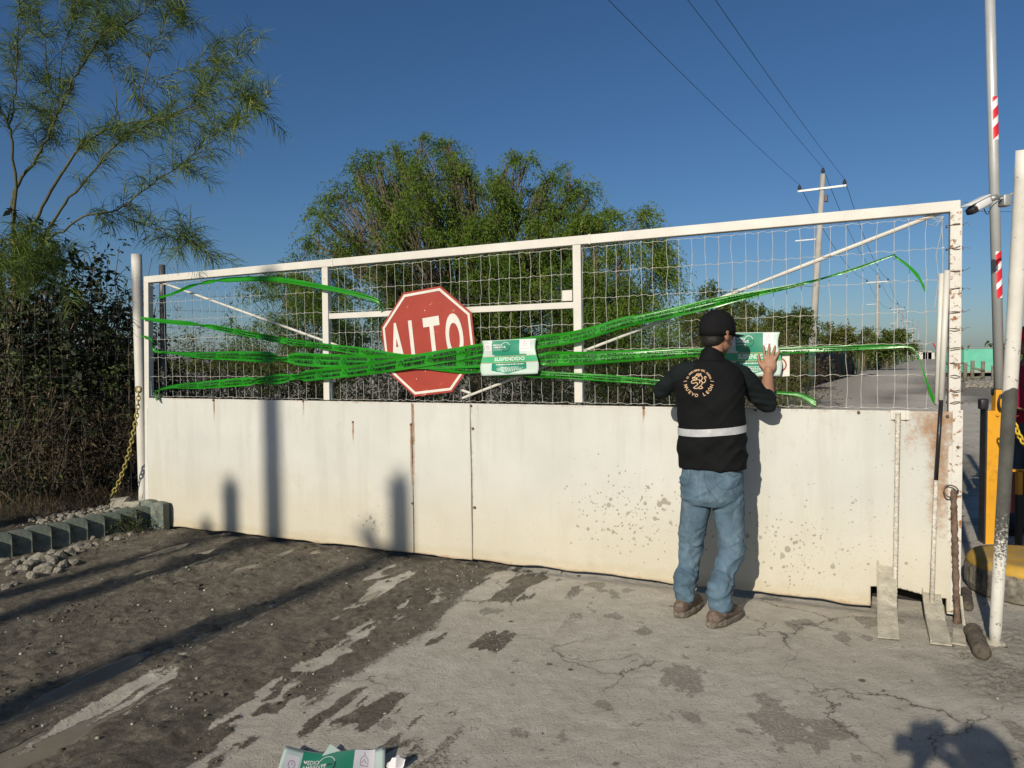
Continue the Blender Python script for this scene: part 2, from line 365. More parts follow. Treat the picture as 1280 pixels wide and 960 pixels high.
hh = t.math('MULTIPLY', hh, t.math('SUBTRACT', 1.0, wat))
GROUND = t.out(c, rg, 0, t.bump(hh, 1.0, .022), .3)
g = link('ground', gm, GROUND, None, True, (0, 0, 0)); tag(g, kind='structure')
def gz(x, y): return float(ground_fields(np.array([x]), np.array([y]))[0][0])

# far hills
def hill_mesh():
    V = []; Fq = []; n = 90
    for i in range(n):
        a = math.radians(-50 + 120 * i / (n - 1)); R = 2700
        hgt = 14 + 40 * float(fbm(np.array([i * .09]), np.array([1.3]), 4, 3)) * (.5 + .5 * math.sin(i * .07 + 1.2))
        for k, (dr, z) in enumerate(((0, -1), (120, hgt * .55), (300, hgt), (700, -1))):
            V.append(((R + dr) * math.sin(a), (R + dr) * math.cos(a), z))
    for i in range(n - 1):
        for k in range(3): b = i * 4 + k; Fq.append((b, b + 4, b + 5, b + 1))
    return arr_mesh('hills', V, Fq)
link('hills', hill_mesh(), mat_simple('hill_scrub', (.16, .17, .17), .95, scale=.01, bump=0), None, True, (0, 0, 0))['kind'] = 'structure'

# loose stones
def stones_mesh(name, spots, mat, kind=None):
    base = BM(); bmesh.ops.create_icosphere(base, subdivisions=1, radius=1)
    bv = np.array([v.co[:] for v in base.verts]); bf = np.array([[v.index for v in f.verts] for f in base.faces]); base.free()
    V = []; Fq = []; val = []
    for k, (x, y, z, r) in enumerate(spots):
        s = np.array([1, rng.uniform(.6, 1), rng.uniform(.45, .8)]) * r; a = rng.uniform(0, 6.28)
        q = bv * (1 + rng.uniform(-.22, .22, (len(bv), 1))) * s; q = np.stack([q[:, 0] * math.cos(a) - q[:, 1] * math.sin(a), q[:, 0] * math.sin(a) + q[:, 1] * math.cos(a), q[:, 2]], -1)
        V.append(q + (x, y, z)); Fq.append(bf + k * len(bv)); val.append(np.full(len(bv), rng.random()))
    return arr_mesh(name, np.concatenate(V), np.concatenate(Fq), {'v': np.concatenate(val)})
ts = NT('pebble'); cst = ts.ramp(ts.attr('v'), [(0, (.06, .052, .04)), (.6, (.16, .145, .115)), (.95, (.40, .38, .33))])
PEBBLE = ts.out(cst, .9, 0, ts.bump(ts.noise(90, 3), .4, .005))
def clods():
    N = 9000; x = rng.uniform(-4.4, 0.6, N); y = rng.uniform(2.2, 6.9, N); h, mu, _, wa, gr, be = ground_fields(x, y); u = x * md.x + y * md.y; v = x * mn.x + y * mn.y
    cl = fbm(u * 1.6, v * 6, 3, 205); k = (mu > .7) & (wa < .2) & (be < .1) & (rng.random(N) < .7 * sst(.56, .70, cl)) & ((x - GA.x) * gn.x + (y - GA.y) * gn.y > .04); r = .0035 + .013 * rng.random(N) ** 3
    return [(x[i], y[i], h[i] + r[i] * .15, r[i]) for i in np.nonzero(k)[0]]
CLOD = mat_simple('mud_clod', (.085, .070, .052), .9, 0, .35, 30, .5, 120)
tag(link('mud_clods', stones_mesh('mud_clods', clods(), None), CLOD, None, False, (0, 0, 0)), 'crumbled clods of dark mud along the wheel tracks', 'mud', kind='stuff')
N = 16000; px_ = rng.uniform(-4.4, 3.3, N); py_ = rng.uniform(2.2, 6.9, N); hz, mu, _, wa, gr, be = ground_fields(px_, py_)
clus = fbm(px_ * 2.2, py_ * 2.2, 3, 5)
keep = (rng.random(N) < .6 * np.clip(mu * .85 * sst(.40, .6, clus) * 1.6 + gr * .9 + .04, 0, 1)) & (wa < .3) & ((px_ - GA.x) * gn.x + (py_ - GA.y) * gn.y > .03)
rr = .0022 + .0085 * rng.random(N) ** 4
rr = np.where(be > .3, rr * 1.3, rr)
sp = [(px_[i], py_[i], hz[i] + rr[i] * .25, rr[i]) for i in np.nonzero(keep)[0]]
tag(link('gravel', stones_mesh('gravel', sp, None), PEBBLE, None, False, (0, 0, 0)), 'small loose stones scattered over the muddy ground', 'gravel', kind='stuff')
# ------------------------------------------------------------------ the gate
def paint_mat(name, rust=0.35, col=(.60, .58, .52)):
    t = NT(name); p = t.pos(); n1 = t.noise(5, 5, .6, p); n2 = t.noise(38, 6, .7, p); n3 = t.noise(14, 5, .75, p)
    c = t.ramp(n1, [(.3, tuple(k * .86 for k in col)), (.7, col)])
    c = t.mix(t.step(n3, .60, .75, 0, .4), c, (.42, .36, .25))
    rm = t.step(t.math('ADD', t.math('MULTIPLY', n2, .6), t.math('MULTIPLY', n3, .4)), .64 - rust * .13, .68 - rust * .11)
    c = t.mix(rm, c, t.ramp(n2, [(.4, (.10, .045, .02)), (.7, (.28, .12, .045))]))
    return t.out(c, t.math('ADD', .5, t.math('MULTIPLY', rm, .3)), 0, t.bump(t.math('ADD', n2, t.math('MULTIPLY', rm, .5)), .25, .004))
PAINT = paint_mat('chipped_white_paint', .15); PAINT_R = paint_mat('rusty_white_paint', .75)
RUST = mat_simple('rusty_steel', (.13, .085, .06), .9, .0, .5, 30, .5, 90)
WIRE = mat_simple('painted_wire', (.47, .455, .41), .55, .1, .2, 20, .1)
gate = thing('gate', 'wide white steel gate with solid lower panels and wire mesh above', 'gate', GA)
ztop = lambda s: 2.40 - .02 * s / GATE_L
def gz_px(px, py): return toSZ(W(px, py))
sTL, zTL = gz_px(183, 349); sTR, zTR = gz_px(1200, 256)
def top_z(s): return zTL + (zTR - zTL) * (s - sTL) / (sTR - sTL)
bm = BM(); n = 24
for i in range(3):
    a = sTL + .0 + (sTR - sTL) * i / 3; b = sTL + (sTR - sTL) * (i + 1) / 3
    bar(bm, SZ(a, top_z(a) - .008), SZ(b, top_z(b) - .008), .062, .062, gn, .004)
    if i: box(bm, SZ(a, top_z(a) - .008), .012, .068, .068, gdir, gn)
obj('top_rail', bm, PAINT, gate)
Z1 = gz_px(187, 497)[1]; Z2 = gz_px(1180, 514)[1]; zp = lambda s: Z1 + (Z2 - Z1) * s / GATE_L
def post(px0, y0, px1, y1, w, mat, name):
    a = toSZ(W(px0, y0)); b = toSZ(W(px1, y1)); bm = BM(); bar(bm, SZ(*a), SZ(*b), w, .06, gn, .004); return obj(name, bm, mat, gate)
post(185.5, 352, 187.5, 655, .058, PAINT, 'end_post'); post(1194.5, 262, 1190, 766, .066, PAINT_R, 'end_post')
post(408, 334, 410.5, 500, .052, PAINT, 'upright'); post(722, 306, 724.5, 503, .052, PAINT, 'upright')
bm = BM(); a, b = toSZ(W(413, 395.5)), toSZ(W(719, 381.5)); bar(bm, SZ(*a), SZ(*b), .04, .045, gn, .003)
q = toSZ(W(711, 370)); box(bm, SZ(q[0], q[1], .012), .075, .05, .075, gdir, gn, None, .003); obj('mid_rail', bm, PAINT, gate)
bm = BM(); a, b = toSZ(W(198, 352)), toSZ(W(588, 492)); tube(bm, [SZ(*a, -.012), SZ(*b, -.012)], .0105, 8); obj('brace_rod', bm, PAINT, gate)
bm = BM(); a, b = toSZ(W(1184, 262)), toSZ(W(577, 498)); m_ = [SZ(a[0] + (b[0] - a[0]) * k, a[1] + (b[1] - a[1]) * k, -.012) for k in (0, .28, .285, .6, 1)]
tube(bm, m_, [.0125, .0125, .0105, .0105, .0105], 8); obj('brace_rod', bm, PAINT, gate)
# woven wire mesh
def mesh_part(name, xs, rows, seed, off, r=.00145):
    bm = BM(); rd = random.Random(seed); s0, s1 = xs[0], xs[-1]; jit = {}
    def J(i, j):
        if (i, j) not in jit: jit[(i, j)] = (rd.gauss(0, .003), rd.gauss(0, .003))
        return jit[(i, j)]
    def zr(j, s): return rows[j](s)
    for j in range(len(rows)):
        pts = []
        for i, s in enumerate(xs):
            dx, dz = J(i, j); pts.append(SZ(s + dx, zr(j, s) + dz, off + rd.uniform(-.003, .003)))
            if i < len(xs) - 1:
                m = (s + xs[i + 1]) / 2; pts.append(SZ(m - .012, zr(j, m) + rd.uniform(-.001, .007), off)); pts.append(SZ(m + .012, zr(j, m) - rd.uniform(-.001, .007), off))
        tube(bm, pts, r * 1.05, 5)
    for i, s in enumerate(xs):
        pts = []
        for j in range(len(rows)):
            dx, dz = J(i, j); pts.append(SZ(s + dx, zr(j, s) + dz, off + .002))
            if j < len(rows) - 1: pts.append(SZ(s + rd.gauss(0, .0035) + (J(i, j)[0] + J(i, j + 1)[0]) / 2, (zr(j, s) + zr(j + 1, s)) / 2, off + rd.uniform(-.004, .004)))
        tube(bm, pts, r, 5)
        for j in range(len(rows)):                     # knots
            dx, dz = J(i, j); c = SZ(s + dx, zr(j, s) + dz, off + .001); tube(bm, [c - gdir * .006, c + gdir * .006], r * 2.0, 5)
    return obj(name, bm, WIRE, gate)
sU1 = toSZ(W(409, 420))[0]; sU2 = toSZ(W(723, 420))[0]
def cols(a, b, st, seed):
    rd = random.Random(seed); n = max(2, int(round((b - a) / st))); return [a + (b - a) * i / n + (rd.gauss(0, .006) if 0 < i < n else 0) for i in range(n + 1)]
nr = 7
rows = [(lambda s, k=k: zp(s) + .015 + (top_z(s) - .075 - zp(s)) * (k / (nr - 1)) ** .97) for k in range(nr)]
mesh_part('wire_mesh', cols(.05, sU1 - .03, .098, 1), rows, 1, .006)
mesh_part('wire_mesh', cols(sU1 + .03, sU2 - .03, .082, 2), rows, 2, .006)
mesh_part('wire_mesh', cols(sU2 + .035, GATE_L - .04, .084, 3), rows, 3, .006)
# wire ties round the right end post, loose ends of wire
bm = BM(); rd = random.Random(5)
for py in (283, 312, 340, 362, 391, 413, 437, 455, 471, 489, 504):
    bm = BM()
    s, z = toSZ(W(1193, py)); 
    for k in range(2):
        pts = [SZ(s + .042 * math.cos(a), z + rd.uniform(-.006, .006) + k * .008, .0 + .042 * math.sin(a)) for a in np.linspace(0, 6.0, 12)]
        tube(bm, pts, .002, 4)
    e = SZ(s + .035, z, .035); tube(bm, [e, e + gdir * .02 + gn * .02 + Vector((0, 0, rd.uniform(-.01, .02))), e + gdir * .035 + gn * .01 + Vector((0, 0, rd.uniform(-.02, .03)))], .0016, 4)
    obj('tie_wire', bm, RUST, gate)
bm = BM(); s, z = toSZ(W(1178, 275))
for k in range(6): tube(bm, [SZ(s, z + rd.uniform(-.02, .02), .03), SZ(s - rd.uniform(.02, .05), z + rd.uniform(-.04, .04), .05), SZ(s - rd.uniform(.04, .08), z + rd.uniform(-.06, .03), .03)], .0014, 4)
tube(bm, [SZ(s, z, .02), SZ(s - .01, z - .08, .03), SZ(s - .035, z - .2, .03), SZ(s - .02, z - .33, .02), SZ(s - .04, z - .5, .02)], .0015, 4)
obj('loose_wire', bm, WIRE, gate)
# lower panels: fine grids carrying stains, spatter and rust as signed fields
PAN_OFF = .036
sE = [0.012, toSZ(W(519.5, 600))[0], toSZ(W(592, 600))[0], toSZ(W(1191, 600))[0]]
cut0, cut1 = toSZ(W(1087, 745))[0], toSZ(W(1181, 745))[0]; cz0, cz1 = toSZ(W(1100, 757))[1], toSZ(W(1100, 733))[1]
spl = []
rd = random.Random(11)
def blob(px, py, r, n=1, spread=0):
    for _ in range(n):
        s, z = toSZ(W(px + rd.gauss(0, spread), py + rd.gauss(0, spread * .8))); spl.append((s, z, r * rd.uniform(.5, 1.3) if n > 1 else r))
for a in ((765, 623, .012), (763, 630, .016), (737, 660, .012), (748, 650, .007), (832, 625, .02), (826, 629, .018), (838, 628, .012), (829, 618, .008), (808, 628, .012), (812, 608, .011),
          (820, 647, .014), (786, 641, .01), (723, 656, .008), (762, 660, .010), (742, 672, .008), (840, 652, .011), (935, 668, .014), (985, 685, .018), (979, 693, .014), (993, 677, .01), (951, 670, .012),
          (970, 668, .008), (996, 676, .009), (1041, 706, .014), (1053, 685, .008), (1000, 683, .007), (1085, 703, .008), (1132, 702, .009), (1043, 716, .008), (965, 708, .009), (1025, 714, .007), (914, 655, .012),
          (467, 646, .014), (462, 650, .010), (471, 652, .012), (458, 655, .008), (470, 660, .008), (941, 575, .006), (996, 580, .005), (938, 640, .007), (947, 655, .006)): blob(*a)
for _ in range(6):
    blob(780, 640, .006, 34, 34); blob(850, 650, .0055, 26, 34); blob(975, 680, .0055, 26, 40)
blob(468, 652, .005, 40, 14); blob(1050, 690, .004, 160, 48); blob(1120, 640, .0035, 160, 45); blob(390, 640, .0035, 110, 45); blob(560, 660, .0035, 60, 40); blob(330, 590, .003, 50, 50); blob(1140, 560, .0035, 90, 40)
blob(650, 640, .003, 80, 60); blob(280, 620, .0035, 60, 40); blob(1010, 590, .0035, 60, 50)
for _ in range(420): spl.append((rd.uniform(.1, 6.2), abs(rd.gauss(0, .28)) + .03, rd.uniform(.0015, .004)))
chips = []
for a in ((305, 535, .03), (336, 533, .014), (340, 531, .02), (365, 530, .012), (380, 537, .012), (314, 549, .045), (413, 539, .018), (303, 573, .014), (295, 560, .005), (342, 546, .012), (340, 537, .016), (994, 572, .015), (1075, 628, .014), (321, 535, .01)):
    s, z = toSZ(W(a[0], a[1])); chips.append((s, z, a[2], .004))
STREAK = [(271, 498, 545, 1.1), (383, 500, 535, .8), (445, 527, 575, 1.0), (517, 530, 680, 1.0), (519.5, 505, 690, .9), (592.5, 505, 690, .40), (594, 634, 660, .5), (806, 508, 545, .9), (300, 540, 600, .45), (600, 505, 560, .5), (700, 506, 600, .38), (1010, 516, 600, .38), (250, 600, 650, .4), (955, 520, 590, .18), (1073, 516, 590, .14), (860, 520, 600, .1)]
def panel(s0, s1, seed, cut=False):
    st = .0085; xs = np.arange(s0, s1, st); xs = np.append(xs[:-1], s1); zz = np.linspace(0, 1, 145)
    S, Tt = np.meshgrid(xs, zz, indexing='ij'); zb = .018 + (fbm(S * 4, S * 0 + seed, 3, 3) - .5) * .03
    Z = zb + (zp(S) - zb) * Tt
    O = PAN_OFF + (fbm(S * 1.3, Z * 1.7, 3, seed) - .5) * .024 + (fbm(S * 5, Z * 4, 2, seed + 4) - .5) * .0025 + .012 * sst(.07, .0, Z) * (fbm(S * 6, Z * 0, 2, 8)) 
    sd_ = np.full(S.shape, .05)
    for (s, z, r) in spl:
        i0 = np.searchsorted(xs, s - .05); i1 = np.searchsorted(xs, s + .05)
        if i1 <= i0: continue
        d = np.hypot(S[i0:i1] - s, (Z[i0:i1] - z) * .9) - r; sd_[i0:i1] = np.minimum(sd_[i0:i1], d)
    cd_ = np.full(S.shape, .05)
    for (s, z, w, h) in chips:
        d = (np.hypot((S - s) / w * 4, (Z - z) / h * 4) - 1) * .004; cd_ = np.minimum(cd_, d)
    ru = np.zeros(S.shape)
    for (px, ya, yb, k) in STREAK:
        s, za = toSZ(W(px, ya)); zb_ = toSZ(W(px, yb))[1]
        w = .010 + .008 * (za - Z).clip(0, 1) ; ru = np.maximum(ru, k * np.exp(-((S - s + (fbm(Z * 9, Z * 0, 2, int(px)) - .5) * .006) / w) ** 2) * sst(zb_, za, Z) * (Z < za + .006))
    cx = toSZ(W(1187, 525)); d = np.hypot((S - cx[0]) * .8, (Z - cx[1]) * 1.0)
    ru = np.maximum(ru, sst(.40, .04, d) * .58); ru = np.maximum(ru, .66 * np.exp(-((S - cx[0] + .05) / .09) ** 2) * sst(.1, .8, Z))
    ru = np.maximum(ru, .45 * sst(.03, .0, np.abs(S - s0)) * (seed > 0)); ru = np.maximum(ru, .42 * sst(.05, .02, Z)); ru = np.maximum(ru, .36 * sst(.03, .005, zp(S) - Z))
    V = [GA[:]] ; base = np.array(GA[:]); D = np.array(gdir[:]); Nn = np.array(gn[:])
    V = base + S[..., None] * D + O[..., None] * Nn; V[..., 2] = Z
    if cut:
        lip = cz1 + .006 - .02 * sst(cut0 + .12, cut1, S) + .008 * np.sin((S - cut0) * 14)
    n1, n2 = S.shape; ix = np.arange(n1 * n2).reshape(n1, n2)
    q = np.stack([ix[:-1, :-1], ix[1:, :-1], ix[1:, 1:], ix[:-1, 1:]], -1)
    if cut:
        cs = (S[:-1, :-1] + S[1:, 1:]) / 2; cz = (Z[:-1, :-1] + Z[1:, 1:]) / 2; l = lip[:-1, :-1]
        hole = (cs > cut0) & (cs < cut1) & (cz < l) & (cz > cz0)
        for i in range(n1):
            if cut0 - st < xs[i] < cut1 + st:
                k = np.argmin(np.abs(V[i, :, 2] - lip[i, 0])); V[i, k, 2] = lip[i, 0]
        q = q[~hole]
    q = q.reshape(-1, 4)
    me = arr_mesh('panel', V.reshape(-1, 3), q, {'spl': sd_.ravel(), 'chip': cd_.ravel(), 'rust': ru.ravel(), 'hz': Z.ravel()})
    o = link('panel', me, PANEL, gate, True)
    md_ = o.modifiers.new('thick', 'SOLIDIFY'); md_.thickness = .003; md_.offset = -1
    return o
t = NT('painted_sheet_steel'); p = t.pos(); z = t.attr('hz')
n1 = t.noise(1.6, 6, .6, p); n2 = t.noise(12, 6, .65, p); n3 = t.noise(55, 5, .7, p); n4 = t.noise(180, 3, .7, p)
drip = t.noise(9, 5, .6, t.mapv(p, (1, 1, .12)))
c = t.ramp(n1, [(.3, (.46, .465, .43)), (.7, (.54, .54, .50))])
c = t.mix(t.step(drip, .48, .66, 0, .38), c, (.42, .41, .35)); c = t.mix(t.step(t.noise(3.2, 7, .7, p), .55, .68, 0, .30), c, (.40, .38, .32)); c = t.mix(t.step(t.noise(26, 6, .8, t.mapv(p, (1, 1, .5))), .62, .70, 0, .28), c, (.33, .29, .21))
dz = t.math('ADD', z, t.math('MULTIPLY', t.math('SUBTRACT', n2, .5), .35)); c = t.mix(t.step(dz, .05, .85, .60, 0), c, (.50, .445, .32))
c = t.mix(t.step(t.math('ADD', z, t.math('MULTIPLY', t.math('SUBTRACT', n2, .5), .12)), .02, .13, .75, 0), c, (.43, .37, .25))
c = t.mix(t.math('MULTIPLY', t.step(n4, .58, .67, 0, .65), t.step(z, .1, 1.0, 1, .15)), c, (.34, .29, .19))
r_ = t.attr('rust'); rm = t.step(t.math('ADD', r_, t.math('MULTIPLY', t.math('SUBTRACT', t.math('ADD', t.math('MULTIPLY', n2, .5), t.math('MULTIPLY', n3, .5)), .5), 1.7)), .22, .85)
c = t.mix(rm, c, t.ramp(n3, [(.3, (.13, .055, .022)), (.75, (.42, .23, .095))]))
edge_ = t.math('ADD', t.attr('spl'), t.math('MULTIPLY', t.math('SUBTRACT', n3, .5), .006))
c = t.mix(t.step(edge_, -.001, .0012, .82, 0), c, t.ramp(n2, [(.3, (.20, .185, .14)), (.7, (.30, .27, .20))]))
c = t.mix(t.step(t.math('ADD', t.attr('chip'), t.math('MULTIPLY', t.math('SUBTRACT', n3, .5), .006)), -.001, .0008, .9, 0), c, (.06, .05, .045))
PANEL = t.out(c, t.math('ADD', .42, t.math('MULTIPLY', n2, .25)), 0, t.bump(t.math('ADD', n3, t.math('MULTIPLY', rm, .5)), .12, .003), .35)
panel(sE[0], sE[1] - .002, 0); panel(sE[1] + .002, sE[2] - .0015, 7); panel(sE[2] + .0015, sE[3], 13, True)
# bottom edge strip, inner sill of the cut-out, bolts
bm = BM(); bar(bm, SZ(.02, .065, -.02), SZ(cut0 - .02, .065, -.02), .03, .06, gn); obj('bottom_rail', bm, PAINT_R, gate)
for (px, py) in ((592, 507), (594, 535), (596, 633), (806, 509), (445, 527), (517, 530), (519, 628), (383, 501), (271, 500), (945, 512), (1073, 515), (1196, 558), (1183, 520), (1042, 759), (942, 751)):
    s, z_ = toSZ(W(px, py)); bm = BM(); c_ = SZ(s, z_, PAN_OFF + .002); tube(bm, [c_, c_ + gn * .007, c_ + gn * .012], [.010, .009, .004], 8); obj('bolt', bm, RUST, gate, True)
# flange at the right edge of the panel
bm = BM(); hb = (cut0 + cut1) / 2; box(bm, SZ(hb, .17, -.20), cut1 - cut0 + .02, .01, .34, gdir, gn); box(bm, SZ(hb, .345, -.09), cut1 - cut0 + .02, .22, .01, gdir, gn); box(bm, SZ(cut0 - .015, .17, -.09), .01, .2, .34, gdir, gn); box(bm, SZ(cut1 + .02, .17, -.09), .01, .2, .34, gdir, gn); obj('shade_box', bm, mat_simple('opening_shade', (.02, .018, .016), .9, 0, .3, 9, .2), gate)  # box added behind the cut-out; its near-black colour stands in for inner shade
bm = BM(); a = toSZ(W(1196, 512)); b = toSZ(W(1187.5, 766)); bar(bm, SZ(a[0], a[1], PAN_OFF + .0045), SZ(b[0] + .02, b[1] + .02, PAN_OFF + .0045), .004, .05, gn); obj('edge_strip', bm, PAINT_R, gate)
a = toSZ(W(1124, 518)); bm = BM(); box(bm, SZ(a[0], a[1], PAN_OFF + .012), .095, .006, .055, gdir, gn); box(bm, SZ(a[0] - .03, a[1], PAN_OFF + .022), .006, .02, .05, gdir, gn); box(bm, SZ(a[0] + .03, a[1], PAN_OFF + .022), .006, .02, .05, gdir, gn)
obj('rod_bracket', bm, PAINT_R, gate)

# ------------------------------------------------------------------ stop sign
RED = mat_simple('sign_red', (.30, .036, .020), .45, 0, .12, 6, .04, 40, (.50, .22, .15), .0)
SWHITE = mat_simple('sign_white', (.60, .58, .52), .45, 0, .08, 10, .05, 40)
octp = [(475, 407), (501, 367), (549, 358), (590, 395), (594, 441), (567, 496), (521, 497), (484, 457)]
so = .062
O3 = [W(x, y, so) for x, y in octp]; cen = sum(O3, Vector()) / 8
sign = thing('stop_sign', 'weathered red octagonal stop sign reading ALTO tied to the gate mesh', 'sign', cen - Vector((0, 0, .34)))
cs, cz_ = toSZ(cen); ang0 = math.atan2(toSZ(O3[2])[1] - toSZ(O3[1])[1], toSZ(O3[2])[0] - toSZ(O3[1])[0])
R_ = sum((o - cen).length for o in O3) / 8 * 1.0; tilt = ang0
wob = [1.0] * 8
def sgn(u, v, o=0.0): # sign-local to world
    return SZ(cs + u * math.cos(tilt) - v * math.sin(tilt), cz_ + u * math.sin(tilt) + v * math.cos(tilt), so + o)
def octo(r): return [(r * math.cos(math.pi / 8 + k * math.pi / 4), r * math.sin(math.pi / 8 + k * math.pi / 4)) for k in range(8)]
bm = BM(); prism(bm, [sgn(u, v, -.004) for u, v in octo(R_)], gn * .004); obj('sign_plate', bm, RED, sign)
bm = BM(); a = octo(R_ * .962); b = octo(R_ * .915)
for k in range(8):
    q = [a[k], a[(k + 1) % 8], b[(k + 1) % 8], b[k]]; bm.faces.new([bm.verts.new(sgn(u, v, .0022)) for u, v in q])
obj('border', bm, SWHITE, sign)
bm = BM(); hh_ = R_ * .78
tx = R_ * .36
for ch, ux in (('A', -.62), ('L', -.25), ('T', .12), ('O', .55)):
    V, _ = text2d(ch, 1, .03, 'CENTER', 6); h0 = max(y for x, y in V); w0 = max(x for x, y in V) - min(x for x, y in V)
    wd = {'A': .30, 'L': .22, 'T': .33, 'O': .34}[ch] * R_
    put_text(bm, ch, lambda x, y, ux=ux: sgn(ux * R_ + x, -R_ * .36 + y, .0025), hh_ / h0, .03, 'CENTER', wd / (w0 * hh_ / h0), 6)
obj('lettering', bm, SWHITE, sign)
bm = BM(); rd = random.Random(3)
for (u, v) in ((.02, .55), (.35, -.28), (-.3, -.62), (.1, .02), (.4, .1), (-.1, -.5)): ring2d(bm, lambda x, y: sgn(u * R_ + x, v * R_ + y, .0024), 0.0005, .004, n=8)
obj('scratches', bm, SWHITE, sign)

# ------------------------------------------------------------------ barrier tapes
t = NT('green_tape'); t.n.remove(t.b); d = t.node('ShaderNodeBsdfPrincipled'); cc = t.ramp(t.noise(3, 3), [(.3, (.013, .21, .008)), (.7, (.026, .32, .013))])
t.put(d.inputs['Base Color'], cc); d.inputs['Roughness'].default_value = .26
tr = t.node('ShaderNodeBsdfTranslucent'); t.put(tr.inputs['Color'], (.02, .40, .01)); mx = t.node('ShaderNodeMixShader'); mx.inputs[0].default_value = .3
t.l.new(t.bump(t.noise(30, 3), .25, .004), d.inputs['Normal'])
t.l.new(d.outputs[0], mx.inputs[1]); t.l.new(tr.outputs[0], mx.inputs[2]); t.l.new(mx.outputs[0], t.n['Material Output'].inputs['Surface']); TAPE = t.m
INK = mat_simple('black_ink', (.012, .03, .012), .5, 0, .1, 10, 0)
def tape(label, ctrl, text=True, seed=0, t0=.12, group=None, per=.27):
    """ctrl: (px, y_top, y_bottom, offset from the gate)"""
    rows_ = crom([tuple(W(x, a, o)) + tuple(W(x, b, o)) for x, a, b, o in ctrl], 10); rd = random.Random(seed)
    A = [Vector(r[:3]) for r in rows_]; B = [Vector(r[3:]) for r in rows_]; n = len(A); L = [0]
    for i in range(1, n): L.append(L[-1] + ((A[i] + B[i]) / 2 - (A[i - 1] + B[i - 1]) / 2).length)
    L = np.array(L); An = np.array([a[:] for a in A]); Bn = np.array([b[:] for b in B]); T = L[-1]
    nseg = int(T / .018); ls = np.linspace(0, T, nseg + 1)
    Ai = np.stack([np.interp(ls, L, An[:, k]) for k in range(3)], -1); Bi = np.stack([np.interp(ls, L, Bn[:, k]) for k in range(3)], -1)
    pin = [(rd.uniform(.3, T - .2), rd.uniform(.04, .10), rd.uniform(.35, .6)) for _ in range(int(T * .8))]
    ph = rd.uniform(0, 9); gN = np.array(gn[:])
    def f(l, v, o=0.0):                        # v 0 (top) .. 1 (bottom)
        a = np.array([np.interp(l, L, An[:, k]) for k in range(3)]); b = np.array([np.interp(l, L, Bn[:, k]) for k in range(3)])
        pf = 1.0
        for (lp_, lw_, la_) in pin: pf *= 1 - la_ * math.exp(-((l - lp_) / lw_) ** 2)
        v0 = v; v = .5 + (v - .5) * pf + (1 - pf) * .12 * math.sin(l * 21 + ph)
        w = (1 - pf) * .02 * math.sin(v0 * 9 + l * 30) + .0035 * math.sin(v0 * 23 + l * 2.3 + ph) + .004 * math.sin(v * 7 + l * 3.1 + ph) + .004 * math.sin(l * 9 + ph * 2 + v * 3) + .003 * math.sin(v * 15 + l * 1.7 + ph)
        return Vector(a + (b - a) * v + gN * (w + o))
    root = thing('caution_tape', label, 'tape', f(T / 2, .5), group)
    bm = BM(); nv = 8; g_ = [[bm.verts.new(f(l, j / nv)) for j in range(nv + 1)] for l in ls]
    for i in range(nseg):
        for j in range(nv): bm.faces.new((g_[i][j], g_[i + 1][j], g_[i + 1][j + 1], g_[i][j + 1]))
    o = obj('strip', bm, TAPE, root, True)
    if text:
        bm = BM(); l = t0; 
        while l < T - .25:
            w_ = float(np.linalg.norm(f(l, 1) - f(l, 0)))
            if w_ > .035:
                fn = lambda x, y, l=l: f(l + x, .5 - y, .0035)
                ring2d(bm, lambda x, y: fn(.022 + x, y * 10), .0145, .0185, n=14) if False else ring2d(bm, lambda x, y: fn(.022 + x, y / .09), .015, .019, n=14)
                stroke2d(bm, lambda x, y: fn(.022 + x, y / .09), [(-.004, .010), (0, .001), (.014, .001)], .003)
                put_text(bm, 'PROCURADURÍA ESTATAL', lambda x, y: fn(.048 + x, .06 + y / .09), .030, .03, 'LEFT', .56, 1)
                put_text(bm, 'DE MEDIO AMBIENTE', lambda x, y: fn(.048 + x, -.30 + y / .09), .032, .03, 'LEFT', .62, 1)
            l += per
        obj('print', bm, INK, root)
    return root, f, T
tape('short slack green tape bowing from the left post to the mesh above the sign', [(198, 371, 374, .03), (215, 366, 369, .05), (250, 352, 357, .09), (300, 346, 352, .11), (350, 346.5, 353, .10), (410, 357, 363, .08), (450, 366, 372, .06), (473, 374, 380, .045), (474, 383, 389, .04), (479, 388, 386, .04)], False, 1)
tape('thin twisted green tape slanting down from the left post towards the sign', [(176, 396, 399, .07), (205, 399, 404, .06), (250, 403, 409, .06), (300, 412, 419, .06), (350, 421, 429, .062), (400, 428.5, 436, .065), (450, 434, 444, .07), (500, 442, 456, .075), (560, 450, 465, .080), (610, 457, 470, .083), (640, 461, 472, .083), (700, 465, 473, .08), (760, 468.5, 477, .08), (818, 474, 481, .075), (900, 482, 487, .06), (975, 489, 493, .045), (1000, 491, 497, .045), (1014, 497, 506, .05), (1020, 500, 509, .055)], True, 2, .9)
tape('green printed tape running nearly level across the gate to the right end', [(176, 418, 421, .07), (190, 423, 426, .06), (193, 436, 440, .06), (215, 439, 443, .06), (250, 440, 448, .062), (300, 439, 451, .066), (350, 440, 455, .07), (400, 442, 459, .074), (450, 443.5, 460, .08), (500, 443, 461, .09), (560, 442.5, 461, .094), (610, 441, 459, .094), (670, 439, 458, .09), (730, 439.5, 456, .08), (800, 437, 451, .075), (870, 435.5, 446, .055), (985, 434, 442, .045), (1060, 431.5, 438, .045), (1110, 431, 436, .04), (1138, 432.5, 435, .04), (1146, 441, 445, .045), (1155, 463, 470, .05), (1164, 488, 500, .05), (1170, 500, 507, .045)], True, 3, .25)
